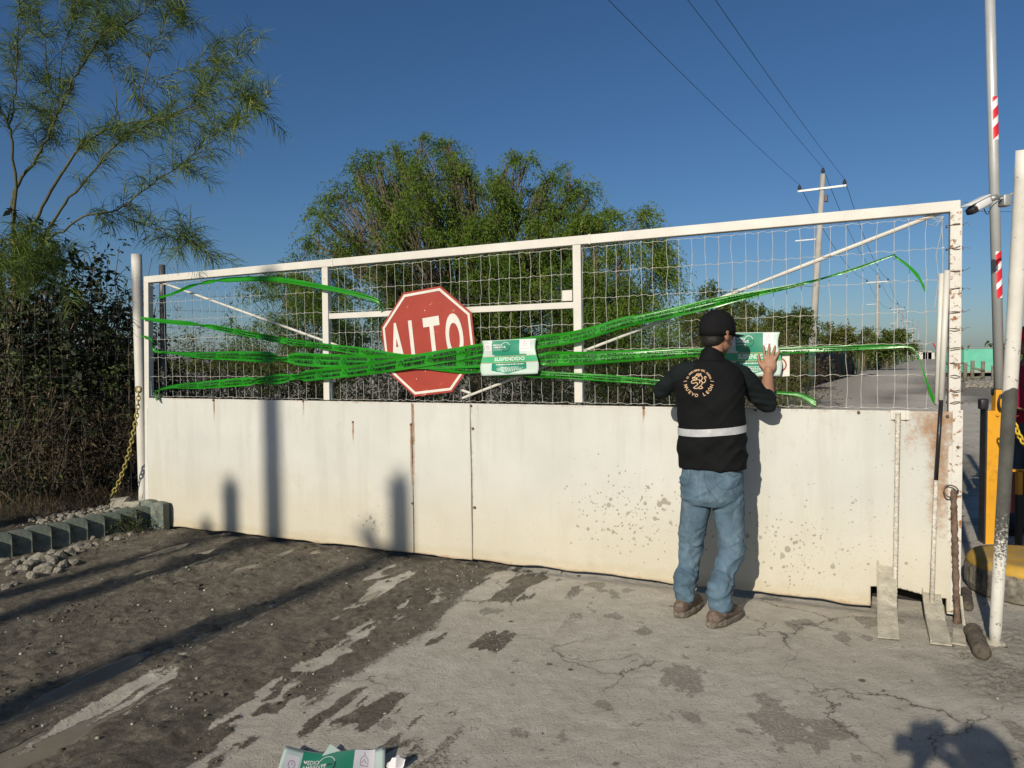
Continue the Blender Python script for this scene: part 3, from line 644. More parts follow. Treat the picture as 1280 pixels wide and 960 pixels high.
tape('long green printed tape rising from lower left across the sign to upper right', [(196, 487, 489, .05), (215, 481, 486, .055), (250, 477, 486, .06), (300, 472, 483, .064), (350, 467, 480, .068), (400, 461, 475, .076), (450, 455, 470, .092), (500, 446, 463, .1), (560, 436, 453, .102), (610, 428, 444, .10), (670, 420, 436, .09), (720, 413, 428, .08), (780, 396, 410, .075), (800, 393, 405, .075), (850, 382, 395, .07), (900, 371, 383, .06), (950, 362.5, 370, .05), (1000, 353, 358, .05), (1060, 337, 341, .045), (1115, 318.5, 321, .045), (1119, 319, 323, .045), (1135, 330, 335, .05), (1148, 342, 350, .05), (1152, 350, 358, .05), (1156, 357, 366, .05)], True, 4, .28)
# knots of tape
for (px, py, lab) in ((197, 492, 'green tape knot hanging at the lower left corner of the mesh'),):
    bm = BM(); rd = random.Random(4); c0 = W(px, py, .05)
    for k in range(7):
        a = c0 + gdir * rd.uniform(-.03, .03) + Vector((0, 0, rd.uniform(-.04, .04))) + gn * rd.uniform(0, .03); b = a + gdir * rd.uniform(-.04, .04) + Vector((0, 0, -rd.uniform(.01, .06))); w = gn * .01 + gdir * .02
        bm.faces.new([bm.verts.new(q) for q in (a - w, a + w, b + w * .6, b - w * .8)])
    tag(obj('tape_knot', bm, TAPE), lab, 'tape')

# ------------------------------------------------------------------ notices
MINT = mat_simple('notice_paper_mint', (.46, .56, .50), .35, 0, .06, 5, .05, 20); GRN = mat_simple('notice_green', (.015, .21, .125), .35, 0, .08, 6, .04, 20)
GRNL = mat_simple('notice_light_green', (.06, .36, .17), .35, 0, .05, 6, 0); WPAP = mat_simple('notice_white', (.66, .64, .65), .4, 0, .05, 6, 0)
GOLD = mat_simple('notice_thin_line', (.42, .30, .14), .5, 0, .1, 6, 0); DKG = mat_simple('notice_dark_ink', (.012, .06, .04), .5, 0, .1, 6, 0); MAUVE = mat_simple('notice_mauve_ink', (.36, .24, .30), .5, 0, .1, 6, 0)
TXW = mat_simple('notice_white_ink', (.70, .72, .69), .4, 0, .03, 6, 0)
def notice(label, fn, grp=None, full=True):
    """fn(u, v, lift): u 0..1 left to right, v 0..1 top to bottom"""
    root = thing('notice', label, 'notice', fn(.5, .5, 0), grp); AS = .40 / .27
    bm = BM(); rect2d(bm, lambda x, y: fn(x, y, 0), 0, 0, 1, 1, 26, 18); o = obj('sheet', bm, MINT, root, True); m = o.modifiers.new('thick', 'SOLIDIFY'); m.thickness = .0006
    def part(name, mat, draw, lift):
        bm = BM(); draw(bm, lambda x, y: fn(x, y, lift)); obj(name, bm, mat, root, True)
    def gp(bm, f):
        rect2d(bm, f, .19, .015, .70, .42, 14, 10)
        rect2d(bm, f, .23, .42, .82, .52, 14, 3)
        poly = [(.19, .40), (.25, .47)]
        rect2d(bm, f, .19, .65, .80, .84, 14, 5)
        for i in range(14):
            x0 = .19 + .61 * i / 14; x1 = .19 + .61 * (i + 1) / 14; e = lambda x: .84 + .13 * max(0, 1 - abs(x - .47) / .33)
            bm.faces.new([bm.verts.new(f(x, y)) for x, y in ((x0, .84), (x1, .84), (x1, e(x1)), (x0, e(x0)))])
    part('green_print', GRN, gp, .0012)
    part('band', GRNL, lambda bm, f: rect2d(bm, f, 0.0, .47, 1.0, .64, 26, 3), .0016)
    part('band_edge', GOLD, lambda bm, f: (rect2d(bm, f, 0, .458, 1, .472, 26, 1), rect2d(bm, f, 0, .638, 1, .652, 26, 1)), .0020)
    part('crest_tag', WPAP, lambda bm, f: rect2d(bm, f, .70, .01, .90, .34, 6, 6), .0016); part('crest_tag', WPAP, lambda bm, f: rect2d(bm, f, .04, .09, .175, .30, 4, 4), .0016)
    def mv(bm, f):
        g2 = lambda cx, cy, s: (lambda x, y: f(cx + x * s, cy - y * s * AS))
        stroke2d(bm, g2(.80, .15, 1), [(-.035, -.03), (-.035, .02), (0, .05), (.035, .02), (.035, -.03), (-.035, -.03)], .006); stroke2d(bm, g2(.80, .15, 1), [(0, .05), (0, .075)], .006)
        stroke2d(bm, g2(.80, .15, 1), [(-.02, -.01), (0, .02), (.02, -.01)], .006)
        put_text(bm, 'NUEVO LEÓN', g2(.80, .285, 1), .030, .01, 'CENTER', .9)
        ring2d(bm, g2(.108, .195, 1), .028, .034, n=20); stroke2d(bm, g2(.108, .195, 1), [(0, .022), (0, 0), (.012, .004)], .005)
    part('crest_print', MAUVE, mv, .0022)
    part('emblem', DKG, lambda bm, f: (ring2d(bm, lambda x, y: f(.44 + x, .20 - y * AS), .078, .092, math.pi * .95, math.pi * 2.1, 24), put_text(bm, 'PEMA', lambda x, y: f(.475 + x, .21 - y * AS), .04, .01, 'CENTER') if False else stroke2d(bm, lambda x, y: f(.44 + x, .20 - y * AS), [(.005, .002), (.055, .006)], .016)), .0022)
    def wt(bm, f):
        g2 = lambda cx, cy: (lambda x, y: f(cx + x, cy - y * AS))
        ring2d(bm, g2(.44, .20), .080, .087, math.pi * .12, math.pi * .93, 24); stroke2d(bm, g2(.44, .20), [(-.03, .012), (-.012, -.004), (-.008, .014)], .010)
        put_text(bm, 'MEDIO', g2(.21, .17), .050, .01); put_text(bm, 'AMBIENTE', g2(.21, .235), .050, .01)
        rdx = random.Random(1); x = .21
        while x < .36: w = rdx.uniform(.015, .04); rect2d(bm, f, x, .272, x + w, .285); x += w + .008
        put_text(bm, 'SUSPENDIDO', g2(.51, .595), .096, .016, 'CENTER', .96, 3)
        for y, a, b, h in ((.70, .27, .76, .022), (.785, .36, .66, .014), (.82, .28, .74, .014), (.855, .30, .72, .014), (.89, .38, .60, .014)):
            x = a
            while x < b: w = rdx.uniform(.015, .05); rect2d(bm, f, x, y - h / 2, min(x + w, b), y + h / 2, 1, 1); x += w + .012
    part('white_print', TXW, wt, .0024)
    return root
def quad_fn(c4, off, wave, seed):
    c4 = [W(x, y, off) for x, y in c4]
    def fn(u, v, lift):
        p_ = c4[0].lerp(c4[1], u).lerp(c4[3].lerp(c4[2], u), v)
        w = wave * (math.sin(u * 9 + v * 4 + seed) * .5 + math.sin(u * 4.1 - v * 8 + seed * 2) * .5 + .8 * math.exp(-((u - .1 - v * .25) / .08) ** 2))
        pin = .012 * math.sin(v * math.pi * 2) * (abs(u - .5) * 2) ** 3
        return p_ + gn * (w + lift) + gdir * (pin * (1 if u < .5 else -1))
    return fn
notice('creased green and mint SUSPENDIDO notice taped to the mesh beside the stop sign', quad_fn([(603, 426), (670, 423), (672, 467), (602, 470)], .125, .007, 1))
notice('green and white SUSPENDIDO notice being pressed onto the mesh by the man', quad_fn([(906, 416), (975, 415), (975, 470), (908, 471)], .078, .004, 4))
# small white sign with red ring
bm = BM(); f = lambda x, y: W(x, y, .02); cr = [W(x, y, .018) for x, y in ((955, 442), (987, 441), (987, 470), (957, 472))]
psg = thing('plate_sign', 'small white plate with a red ring beside the right hand notice', 'sign', W(972, 470, .02))
bm = BM(); prism(bm, cr, gn * .003); obj('plate', bm, SWHITE, psg)
q = toSZ(W(974, 456)); bm = BM(); ring2d(bm, lambda x, y: SZ(q[0] + x, q[1] + y, .0235), .037, .046, n=32); obj('ring', bm, RED, psg)
bm = BM(); stroke2d(bm, lambda x, y: SZ(q[0] + x, q[1] + y, .0235), [(.005, -.02), (.016, -.008), (.012, .015)], .008); obj('symbol', bm, mat_simple('sign_black', (.03, .03, .03)), psg)

# ------------------------------------------------------------------ things standing at the right end of the gate
def rebar(bm, a, b, r, pitch=.022):
    a = Vector(a); b = Vector(b); n = int((b - a).length / (pitch / 2)); tube(bm, [a.lerp(b, i / n) for i in range(n + 1)], [r * (1 if i % 2 else 1.28) for i in range(n + 1)], 7)
DUSTY = mat_simple('muddy_steel', (.40, .37, .29), .85, 0, .25, 18, .5, 70, (.20, .16, .11), .15); DUSTY2 = mat_simple('dusty_white_rod', (.52, .49, .42), .7, 0, .3, 40, .3, 90, (.2, .15, .1), .4)
def foot(name, gl, tops, mat, thick=.008):
    bm = BM(); a, b = [G(*q, .022) for q in gl]; c_, d = [W(x, y, o) for x, y, o in tops]; m1, m2 = a.lerp(d, .55), b.lerp(c_, .55); m1.z *= .62; m2.z *= .62
    nrm = (b - a).cross(m1 - a).normalized(); nrm = nrm if nrm.z > 0 else -nrm
    for q in ((a, b, m2, m1), (m1, m2, c_, d)): prism(bm, list(q), -nrm * thick)
    for (e0, e1, w) in ((a, m1, 1), (m1, d, 1)):
        sd_ = (b - a).normalized() * .006; prism(bm, [e0 + nrm * .001, e1 + nrm * .001, e1 + nrm * .022, e0 + nrm * .014], sd_)
    return bm
r1 = thing('drop_rod', 'ribbed drop rod with a flat muddy foot plate, hung from the bracket on the panel', 'drop rod', G(1110, 790))
bm = BM(); rebar(bm, W(1122.5, 516, .065), W(1118, 772, .11), .012); obj('rod', bm, DUSTY2, r1, True)
obj('foot_plate', foot('f', [(1097, 796), (1124, 798)], [(1119, 707, .03), (1096, 703, .03)], DUSTY), DUSTY, r1)
bm = BM(); a, b = W(1119, 735, .10), W(1119, 765, .13); prism(bm, [a, b, W(1101, 768, .13)], gn * .006); obj('gusset', bm, DUSTY, r1)
r2 = thing('drop_rod', 'thin white pipe with black middle and muddy foot plate beside the rusty bar', 'drop rod', G(1172, 800))
bm = BM(); tube(bm, [W(1184, 338, .06), W(1176.5, 500, .07)], .0155, 10); obj('pipe', bm, PAINT, r2, True); bm = BM(); tube(bm, [W(1170, 600, .085), W(1164, 778, .13)], [.011, .0135], 8); obj('pipe', bm, DUSTY2, r2, True)
bm = BM(); tube(bm, [W(1176.5, 500, .07), W(1170, 600, .085)], .0115, 8); obj('black_sleeve', bm, mat_simple('black_tape', (.015, .015, .016), .4, 0, .3, 20, .2), r2, True)
obj('foot_plate', foot('f', [(1163, 803), (1190, 806)], [(1176, 742, .03), (1152, 738, .03)], DUSTY), DUSTY, r2)
bm = BM(); prism(bm, [W(1164, 745, .12), W(1164, 770, .14), W(1178, 772, .14)], gn * .006); obj('gusset', bm, DUSTY, r2)
bm = BM(); tube(bm, [W(1177, 342, .045), W(1171, 505, .05)], .014, 10); tag(obj('pipe', bm, PAINT, None, True), 'short white pipe leaning inside the mesh beside the right end post', 'pipe')
r3 = thing('drop_bar', 'rough rusty bar with a hooked top and small foot by the right gate corner', 'drop bar', G(1198, 800))
bm = BM(); top = W(1192, 612, .075); pts = [top + gdir * (.034 * math.cos(a) - .012) + gn * .02 * math.sin(a * 2) + Vector((0, 0, .034 * math.sin(a) - .01)) for a in np.linspace(-.3, 6.2, 16)]
rd = random.Random(8); tube(bm, pts, [.0045 + rd.uniform(-.001, .001) for _ in pts], 8)
q0, q1 = W(1192, 612, .075), W(1197, 796, .13); pp = [q0.lerp(q1, i / 60) for i in range(61)]; tube(bm, pp, [.0165 + rd.uniform(-.004, .003) for _ in pp], 8); obj('bar', bm, RUST, r3, True)
bm = BM(); tube(bm, [W(1201, 745, .09), W(1208, 806, .17)], .008, 6); prism(bm, [G(1190, 803, .01), G(1208, 806, .01), G(1205, 787, .02), G(1191, 785, .02)], Vector((0, 0, -.008))); obj('foot', bm, DUSTY, r3)
for (a, b, r, lab) in (((1215, 786), (1229, 818), .040, 'dark mud caked log chunk lying at the foot of the white pole'), ((1207, 738), (1210, 760), .03, 'small dark wood stub on the ground behind the gate corner')):
    bm = BM(); p0, p1 = G(*a, r * .9), G(*b, r * .9); rd = random.Random(2); pts = [p0.lerp(p1, k / 12) for k in range(13)]
    tube(bm, pts, [r * (.6 if k in (0, 12) else 1 + rd.uniform(-.09, .09)) for k in range(13)], 12); tag(obj('wood_chunk', bm, mat_simple('muddy_wood', (.095, .078, .058), .9, 0, .5, 25, .7, 50), None, True), lab, 'wood chunk')
# ------------------------------------------------------------------ left posts, fence, chain, kerb, rocks
def round_post(name, label, px0, y0, base, r, mat, cat='post', **k):
    bm = BM(); top = P(px0, y0, base[1]); b = Vector((base[0], base[1], -.05)); pts = [b.lerp(top, i / 8) for i in range(9)]; tube(bm, pts, r, 16)
    return tag(obj(name, bm, mat, None, True), label, cat, **k)
b0 = P(180, 620, 7.0); round_post('steel_post', 'white round post hinging the left end of the gate', 170.5, 318, (b0.x, 7.0), .048, PAINT)
b1 = P(206, 560, 8.3); GREYP = mat_simple('grey_galvanised', (.10, .105, .11), .5, .4, .2, 8, .1)
rp = round_post('fence_post', 'dark grey steel post behind the left end of the gate', 202.5, 331, (b1.x, 8.3), .034, GREYP)
# hanging chain
YEL = mat_simple('yellow_chain', (.36, .30, .07), .5, 0, .3, 30, .2, 60, (.12, .10, .05), .4)
def chain(name, label, pts, link_len, wire, mat):
    pts = crom([tuple(p) for p in pts], 16); P3 = np.array(pts); L = np.concatenate([[0], np.cumsum(np.linalg.norm(np.diff(P3, axis=0), axis=1))])
    bm = BM(); l = 0; k = 0
    while l < L[-1]:
        c_ = Vector([np.interp(l, L, P3[:, i]) for i in range(3)]); c2 = Vector([np.interp(l + .01, L, P3[:, i]) for i in range(3)]); d = (c2 - c_); d = d.normalized() if d.length > 1e-6 else Vector((0, 0, 1))
        s = d.orthogonal().normalized(); s = Matrix.Rotation(k * math.pi / 2 + .4, 3, d) @ s
        lp = [c_ + d * (math.cos(a) * link_len * .62) + s * (math.sin(a) * link_len * .36) for a in np.linspace(0, 2 * math.pi, 11)]; tube(bm, lp, wire, 5); l += link_len * .92; k += 1
    return tag(obj(name, bm, mat, None, True), label, 'chain')
chain('chain', 'dull yellow chain hanging from the left gate post to the ground', [P(173, 487, 6.85), P(172, 510, 6.82), P(166, 545, 6.8), P(157, 580, 6.8), P(147, 606, 6.8), P(139, 620, 6.8)], .045, .006, YEL)
bm = BM(); c_ = P(173, 487, 6.86); tube(bm, [c_ + Vector((math.cos(a) * .03, 0, math.sin(a) * .03)) for a in np.linspace(0, 6.28, 12)], .007, 6); tag(obj('chain_ring', bm, RUST, None, True), 'rusty ring fixing the yellow chain to the left post', 'ring')
# wire fence on the left, with barbed strands to the right behind the gate
FW = mat_simple('fence_wire', (.07, .07, .065), .6, .3, .2, 20, 0)
f0 = Vector((b0.x, 7.02, 0)); f1 = Vector((-8.4, 5.35, 0)); fd = (f1 - f0)
wf = thing('wire_fence', 'thin woven wire fence in front of the dark thicket at the left', 'fence', f0)
bm = BM(); rd = random.Random(1); nseg = 46
for k in range(11):
    z = .22 + k * .2; tube(bm, [f0 + fd * (i / nseg) + Vector((0, rd.uniform(-.01, .01), z + rd.uniform(-.008, .008))) for i in range(nseg + 1)], .0010, 4)
for i in range(nseg): tube(bm, [f0 + fd * (i / nseg) + Vector((rd.uniform(-.01, .01), 0, .2 + j * .5)) for j in range(5)], .0009, 4)
obj('wire_mesh', bm, FW, wf)
for k in (.52, .98): 
    bm = BM(); b_ = f0 + fd * k; tube(bm, [b_, b_ + Vector((0, 0, 2.3))], .03, 10); obj('post', bm, GREYP, wf)
bw = thing('barbed_wire_fence', 'barbed wire strands running behind the gate from the dark grey post', 'fence', (b1.x, 8.3, 0))
h0 = Vector((b1.x, 8.3, 0)); h1 = Vector((P(724, 480, 9.0).x, 9.0, 0)); bm = BM()
for z in (.35, .7, 1.05, 1.4, 1.7, 1.95, 2.15, 2.32):
    pts = [h0.lerp(h1, i / 30) + Vector((0, 0, z - .05 * math.sin(i / 30 * math.pi))) for i in range(31)]; tube(bm, pts, .0018, 4)
    for i in range(0, 60):
        c_ = h0.lerp(h1, (i + .3) / 60) + Vector((0, 0, z - .05 * math.sin((i + .3) / 60 * math.pi)))
        if z > 1.3: tube(bm, [c_ + Vector((-.008, 0, -.022)), c_ + Vector((.008, 0, .022))], .0016, 3); 
for i in range(1, 14):
    c_ = h0.lerp(h1, i / 14); tube(bm, [c_ + Vector((rd.uniform(-.02, .02), 0, .3)), c_ + Vector((0, 0, 2.3))], .0014, 3)
obj('barbed_strands', bm, FW, bw); bm = BM(); tube(bm, [h1, h1 + Vector((0, 0, 2.4))], .035, 8); obj('post', bm, GREYP, bw)
# kerb blocks
KERB = mat_simple('green_painted_concrete', (.10, .125, .105), .85, 0, .35, 9, .35, 50, (.24, .22, .17), .45)
def kerb_block(c_, ang, h, w=.155, th=.085, name='kerb_block'):
    bm = BM(); a = Vector((math.cos(ang), math.sin(ang), 0)); n_ = Vector((-a.y, a.x, 0)); pr = []
    for k in range(9):
        al = math.pi * k / 8; pr.append((-math.cos(al) * w / 2 * (1 if abs(math.cos(al)) > .9 else 1.05), h - w * .16 + math.sin(al) ** .6 * w * .16))
    prof = [(-w / 2, -.06)] + pr + [(w / 2, -.06)]
    prism(bm, [c_ + a * u - n_ * th / 2 + Vector((0, 0, z)) for u, z in prof], n_ * th)
    es = [e for e in bm.edges if len(e.link_faces) == 2 and e.calc_face_angle(0) > .9]
    bmesh.ops.bevel(bm, geom=es, offset=.008, segments=2, affect='EDGES')
    return obj(name, bm, KERB, None, False, origin=(c_.x, c_.y, 0))
ka = math.atan2(kd.y, kd.x); KL = (KB - KA).length; k = 0; s = -1.55
places = ['first from the gate end', 'second from the gate end', 'third from the gate end', 'fourth from the gate end', 'fifth from the gate end', 'sixth from the gate end', 'seventh from the gate end', 'eighth from the gate end', 'at the left edge of the photo']
blocks = []
while s < KL + .02:
    blocks.append(KA + kd * s); s += .148
for i, c_ in enumerate(blocks[::-1]):
    o = kerb_block(c_ - kn * .02, ka - .42, .205 + random.uniform(-.01, .012), .185, .10)
    lab = 'green grey concrete kerb block edging the bed, %s' % (places[i] if i < 9 else 'outside the photo at its left')
    tag(o, lab, 'kerb block', 'concrete kerb blocks edging the bed')
for j, (px, py) in enumerate(((176, 655), (189, 658))):
    c_ = G(px, py + 2) + Vector((.10, -.03, 0)); o = kerb_block(c_, -.35, .25, .15, .07)
    tag(o, ['rounded concrete kerb block standing closest to the white gate post', 'rounded concrete kerb block standing at the bottom left corner of the gate'][j], 'kerb block', 'concrete kerb blocks edging the bed')
PALE = mat_simple('pale_concrete', (.33, .31, .25), .9, 0, .25, 14, .4, 60, (.12, .11, .08), .4)
for j, (px, py, lab) in enumerate(((150, 624, 'pale broken concrete lump below the hanging chain'), (166, 628, 'pale broken concrete lump between the chain and the white post'), (183, 634, 'pale broken concrete lump at the foot of the white post'))):
    bm = BM(); box(bm, P(px, py, 6.75) - Vector((0, 0, .05)), .16, .12, .12, (.9, .2, 0), (-.2, .9, 0), None, .015)
    for v in bm.verts: v.co += Vector([random.uniform(-.008, .008) for _ in range(3)])
    tag(obj('concrete_lump', bm, PALE), lab, 'concrete lump')
# rocks
tR = NT('pale_rock'); cR_ = tR.ramp(tR.noise(22, 6, .7), [(.3, (.10, .09, .07)), (.6, (.29, .27, .22)), (.8, (.46, .44, .38))]); ROCK = tR.out(cR_, .9, 0, tR.bump(tR.noise(45, 5, .7), .6, .02))
rlist = [(47, 708, .085), (62, 706, .07), (38, 712, .06), (30, 716, .05), (55, 716, .075), (76, 700, .06), (88, 697, .065), (80, 708, .05), (92, 706, .045), (12, 712, .04), (22, 708, .04), (115, 676, .045), (120, 682, .04), (136, 676, .045), (147, 678, .04), (165, 672, .045), (12, 722, .035), (66, 694, .05), (8, 734, .04), (18, 732, .03), (102, 690, .045), (95, 686, .06), (108, 684, .05), (40, 724, .05), (72, 716, .04), (28, 702, .035), (5, 703, .05)]
adj = ['large jagged', 'pale rounded', 'small flat', 'light grey pointed', 'blocky pale', 'rough grey', 'chalky', 'squat grey', 'tiny pale']
nearto = ['close to the left edge of the photo', 'in the pile below the kerb', 'under the middle kerb blocks', 'in front of the last kerb blocks']
adj[2] = 'small flat'; adj[3] = 'pointed grey'
for i, (px, py, r) in enumerate(rlist):
    g_ = G(px, py); bm = BM(); bmesh.ops.create_icosphere(bm, subdivisions=3, radius=1); rd = random.Random(i)
    pl = [(Vector((rd.gauss(0, 1), rd.gauss(0, 1), rd.gauss(0, 1))).normalized(), rd.uniform(.5, .85)) for _ in range(9)]
    for v in bm.verts:
        for n_, d in pl:
            e = v.co.dot(n_) - d
            if e > 0: v.co -= n_ * e
        v.co = Vector((v.co.x * r * rd.uniform(.92, .97), v.co.y * r * .85, v.co.z * r * .75)) + Vector([rd.uniform(-.003, .003) for _ in range(3)])
    bmesh.ops.translate(bm, vec=(g_.x, g_.y, gz(g_.x, g_.y) + r * .22), verts=bm.verts)
    nb = ('by the left picture edge' if px < 30 else 'heaped under the left kerb blocks' if px < 80 else 'at the right side of the heap' if px < 112 else 'in front of the last kerb blocks')
    zone = [q for q in rlist if (q[0] < 30, q[0] < 80, q[0] < 112) == (px < 30, px < 80, px < 112)]; zone.sort(key=lambda q: q[0])
    nth = 'first second third fourth fifth sixth seventh eighth ninth tenth eleventh twelfth thirteenth'.split()[zone.index(rlist[i])]
    tag(obj('rock', bm, ROCK), '%s rock %s, %s from the left there' % (adj[i % 9], nb, nth), 'rock', 'pale rocks heaped along the kerb')
# small stones in the bed
N = 220; sx = rng.uniform(0, 1, N); sp = []
for i in range(N):
    c_ = KA + kd * (sx[i] * KL * .9 + .35) + kn * rng.uniform(.10, .42); r = rng.uniform(.012, .032); sp.append((c_.x, c_.y, .18 + r * .2, r))
tag(link('gravel', stones_mesh('bed_gravel', sp, None), ROCK, None, False, (0, 0, 0)), 'small pale stones lying on the raised bed behind the kerb', 'gravel', kind='stuff')

# ------------------------------------------------------------------ vegetation
BARK = mat_simple('bark', (.11, .09, .06), .9, 0, .35, 12, .5, 60); BARKG = mat_simple('green_bark', (.075, .072, .032), .8, 0, .3, 8, .3, 60); TWIG = mat_simple('dry_twig', (.12, .095, .065), .9, 0, .35, 9, 0)
TWIGL = mat_simple('pale_twig', (.22, .17, .11), .9, 0, .35, 9, 0)
def leaf_quads(C_, D_, Nn, L, Wd, val):
    """C_ base points, D_ directions, Nn side vectors (unit), L lengths, Wd widths: kite-shaped leaves"""
    L = L[:, None]; Wd = Wd[:, None]; m = len(C_)
    a = C_; tip = C_ + D_ * L; mid = C_ + D_ * L * .45
    V = np.stack([a, mid + Nn * Wd / 2, tip, mid - Nn * Wd / 2], 1).reshape(-1, 3); F_ = np.arange(m * 4).reshape(m, 4)
    return V, F_, np.repeat(val, 4)
def unit(v): return v / (np.linalg.norm(v, axis=-1, keepdims=True) + 1e-9)
def rnd_unit(n, r): return unit(r.normal(size=(n, 3)))
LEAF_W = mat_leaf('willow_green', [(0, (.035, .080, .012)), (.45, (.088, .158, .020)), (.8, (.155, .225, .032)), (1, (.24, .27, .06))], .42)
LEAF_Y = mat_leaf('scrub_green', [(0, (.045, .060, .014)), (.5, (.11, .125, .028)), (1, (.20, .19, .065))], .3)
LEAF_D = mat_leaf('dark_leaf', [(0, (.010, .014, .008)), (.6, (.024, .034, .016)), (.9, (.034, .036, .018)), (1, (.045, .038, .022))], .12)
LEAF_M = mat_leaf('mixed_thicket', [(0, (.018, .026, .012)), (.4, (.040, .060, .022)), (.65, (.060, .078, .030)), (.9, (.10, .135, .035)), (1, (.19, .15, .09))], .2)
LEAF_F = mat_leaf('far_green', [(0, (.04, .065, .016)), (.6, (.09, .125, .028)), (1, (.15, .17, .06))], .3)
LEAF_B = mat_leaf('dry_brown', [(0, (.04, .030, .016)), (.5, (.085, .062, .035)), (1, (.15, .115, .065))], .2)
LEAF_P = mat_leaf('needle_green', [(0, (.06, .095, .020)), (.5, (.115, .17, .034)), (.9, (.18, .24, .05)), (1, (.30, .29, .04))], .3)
def branch_bm(bm, a, b, r0, r1, rd, n=5, wob=.06, nn=5):
    a = Vector(a); b = Vector(b); L = (b - a).length; pts = [a.lerp(b, i / n) + (Vector([rd.gauss(0, wob * L / n) for _ in range(3)]) if 0 < i < n else Vector()) for i in range(n + 1)]
    tube(bm, pts, [r0 + (r1 - r0) * i / n for i in range(n + 1)], nn); return pts
def sprays(centers, dirs, r, nleaf, slen, droop, ll, lw, cval):
    """drooping twigs of small leaves"""
    m = len(centers); t = (np.arange(nleaf) + .5) / nleaf; tt = t[None, :, None]; Ls = (slen * r.uniform(.6, 1.4, (m, 1, 1)))
    pts = centers[:, None, :] + dirs[:, None, :] * Ls * tt + np.array([0, 0, -1.0]) * (droop * Ls * tt ** 2)
    pts = pts + r.normal(size=pts.shape) * ll * .35; tang = unit(dirs[:, None, :] + np.array([0, 0, -2.0]) * droop * tt)
    D_ = unit(tang * .9 + r.normal(size=pts.shape) * .55 + np.array([0, 0, -.25])); Nn = unit(np.cross(D_, r.normal(size=pts.shape)))
    k = m * nleaf; v = np.clip(np.repeat(cval, nleaf) + r.normal(size=k) * .12, 0, 1)
    return leaf_quads(pts.reshape(-1, 3), D_.reshape(-1, 3), Nn.reshape(-1, 3), ll * r.uniform(.6, 1.4, k), lw * r.uniform(.6, 1.4, k), v)
def tree(label, base, lobes, leafmat, n_spr, nleaf=14, slen=.45, droop=.55, ll=.09, lw=.022, trunk_r=.14, seed=1, name='tree', cat='tree', group=None, shell=.55, outb=.6, bare=0):
    r = np.random.default_rng(seed); rd = random.Random(seed); base = Vector(base)
    root = thing(name, label, cat, base, group); bm = BM()
    vol = np.array([l[1] * l[2] * l[3] for l in lobes]) ** .75; cnt = (vol / vol.sum() * n_spr).astype(int) + 1
    cc = sum((Vector(l[0]) for l in lobes), Vector()) / len(lobes); fork = base.lerp(cc, .30); fork.z = base.z + (cc.z - base.z) * .38
    branch_bm(bm, base - Vector((0, 0, .1)), fork, trunk_r, trunk_r * .75, rd, 5, .04, 8)
    CE = []; DI = []; CV = []
    for (c_, rx, ry, rz), n_ in zip(lobes, cnt):
        c_ = Vector(c_); low = c_ - Vector((0, 0, rz * .5)); mid = branch_bm(bm, fork + Vector([rd.gauss(0, .05) for _ in range(3)]), low, trunk_r * .45, trunk_r * .14, rd, 6, .16, 6)
        ncl = max(3, n_ // 24); ck_ = r.integers(0, ncl, n_); u = unit(rnd_unit(ncl, r)[ck_] + r.normal(size=(n_, 3)) * .16); rad = r.uniform(.62, 1.12, (ncl, 1))[ck_] * shell + (1 - shell) * r.random((n_, 1)) ** .6; lump = 1 + .22 * np.sin(u[:, :1] * 5 + u[:, 2:] * 7 + c_.x * 3) ; q = u * rad * lump * (rx, ry, rz) + np.array(c_[:])
        d = unit(u * outb + np.array([0, 0, .35]) + r.normal(size=u.shape) * .35); CE.append(q); DI.append(d); CV.append(np.clip(.35 + .45 * r.random(n_) + .12 * rd.uniform(-1, 1), 0, 1))
        for k in r.choice(n_, min(n_, 16 + bare), replace=False):
            s0 = mid[rd.randrange(2, len(mid))]; branch_bm(bm, s0, Vector(q[k]), trunk_r * .10, .004, rd, 4, .18, 4)
    obj('trunk', bm, BARK, root, True)
    V, F_, v = sprays(np.concatenate(CE), np.concatenate(DI), r, nleaf, slen, droop, ll, lw, np.concatenate(CV))
    link('crown', arr_mesh('crown', V, F_, {'v': v}), leafmat, root); return root
def lob(px, py, rpx, Y, dy=None, ry=1.0):
    k = Y / F_PX; c_ = P(px, py, Y); return (c_, rpx * k, (dy or rpx) * k, rpx * k * ry)
Yt = 13.5
L1 = [lob(448, 262, 46, Yt), lob(478, 215, 36, Yt + .5), lob(530, 222, 46, Yt), lob(560, 200, 30, Yt + .7), lob(590, 250, 55, Yt - .3), lob(648, 235, 42, Yt + .3), lob(655, 290, 62, Yt), lob(700, 240, 30, Yt + .4), lob(706, 290, 42, Yt),
      lob(520, 290, 60, Yt - .6), lob(470, 320, 44, Yt), lob(580, 335, 66, Yt - .8), lob(650, 365, 62, Yt - .5), lob(700, 350, 52, Yt), lob(520, 375, 44, Yt + .6), lob(418, 290, 24, Yt), lob(600, 410, 60, Yt), lob(690, 420, 55, Yt)]
L1 = [(c_, a * .93, b * .93, d * .93) for c_, a, b, d in L1] + [lob(x, y, r_, Yt + .2, None, 1.5) for x, y, r_ in ((428, 228, 11), (447, 200, 13), (470, 185, 12), (498, 186, 15), (520, 176, 11), (560, 180, 13), (590, 202, 14), (628, 196, 15), (652, 200, 12), (682, 206, 15), (712, 216, 12), (398, 288, 13), (408, 260, 12), (728, 262, 12), (735, 235, 9))]
L1 = [(c_ - Vector((0, 0, .16)), a, b, d) for c_, a, b, d in L1]
tree('large feathery green tree standing behind the middle of the gate', (P(600, 480, Yt).x, Yt, 0), L1, LEAF_W, 6600, 24, .52, .95, .060, .0165, .16, 3, name='mesquite_tree', bare=26)
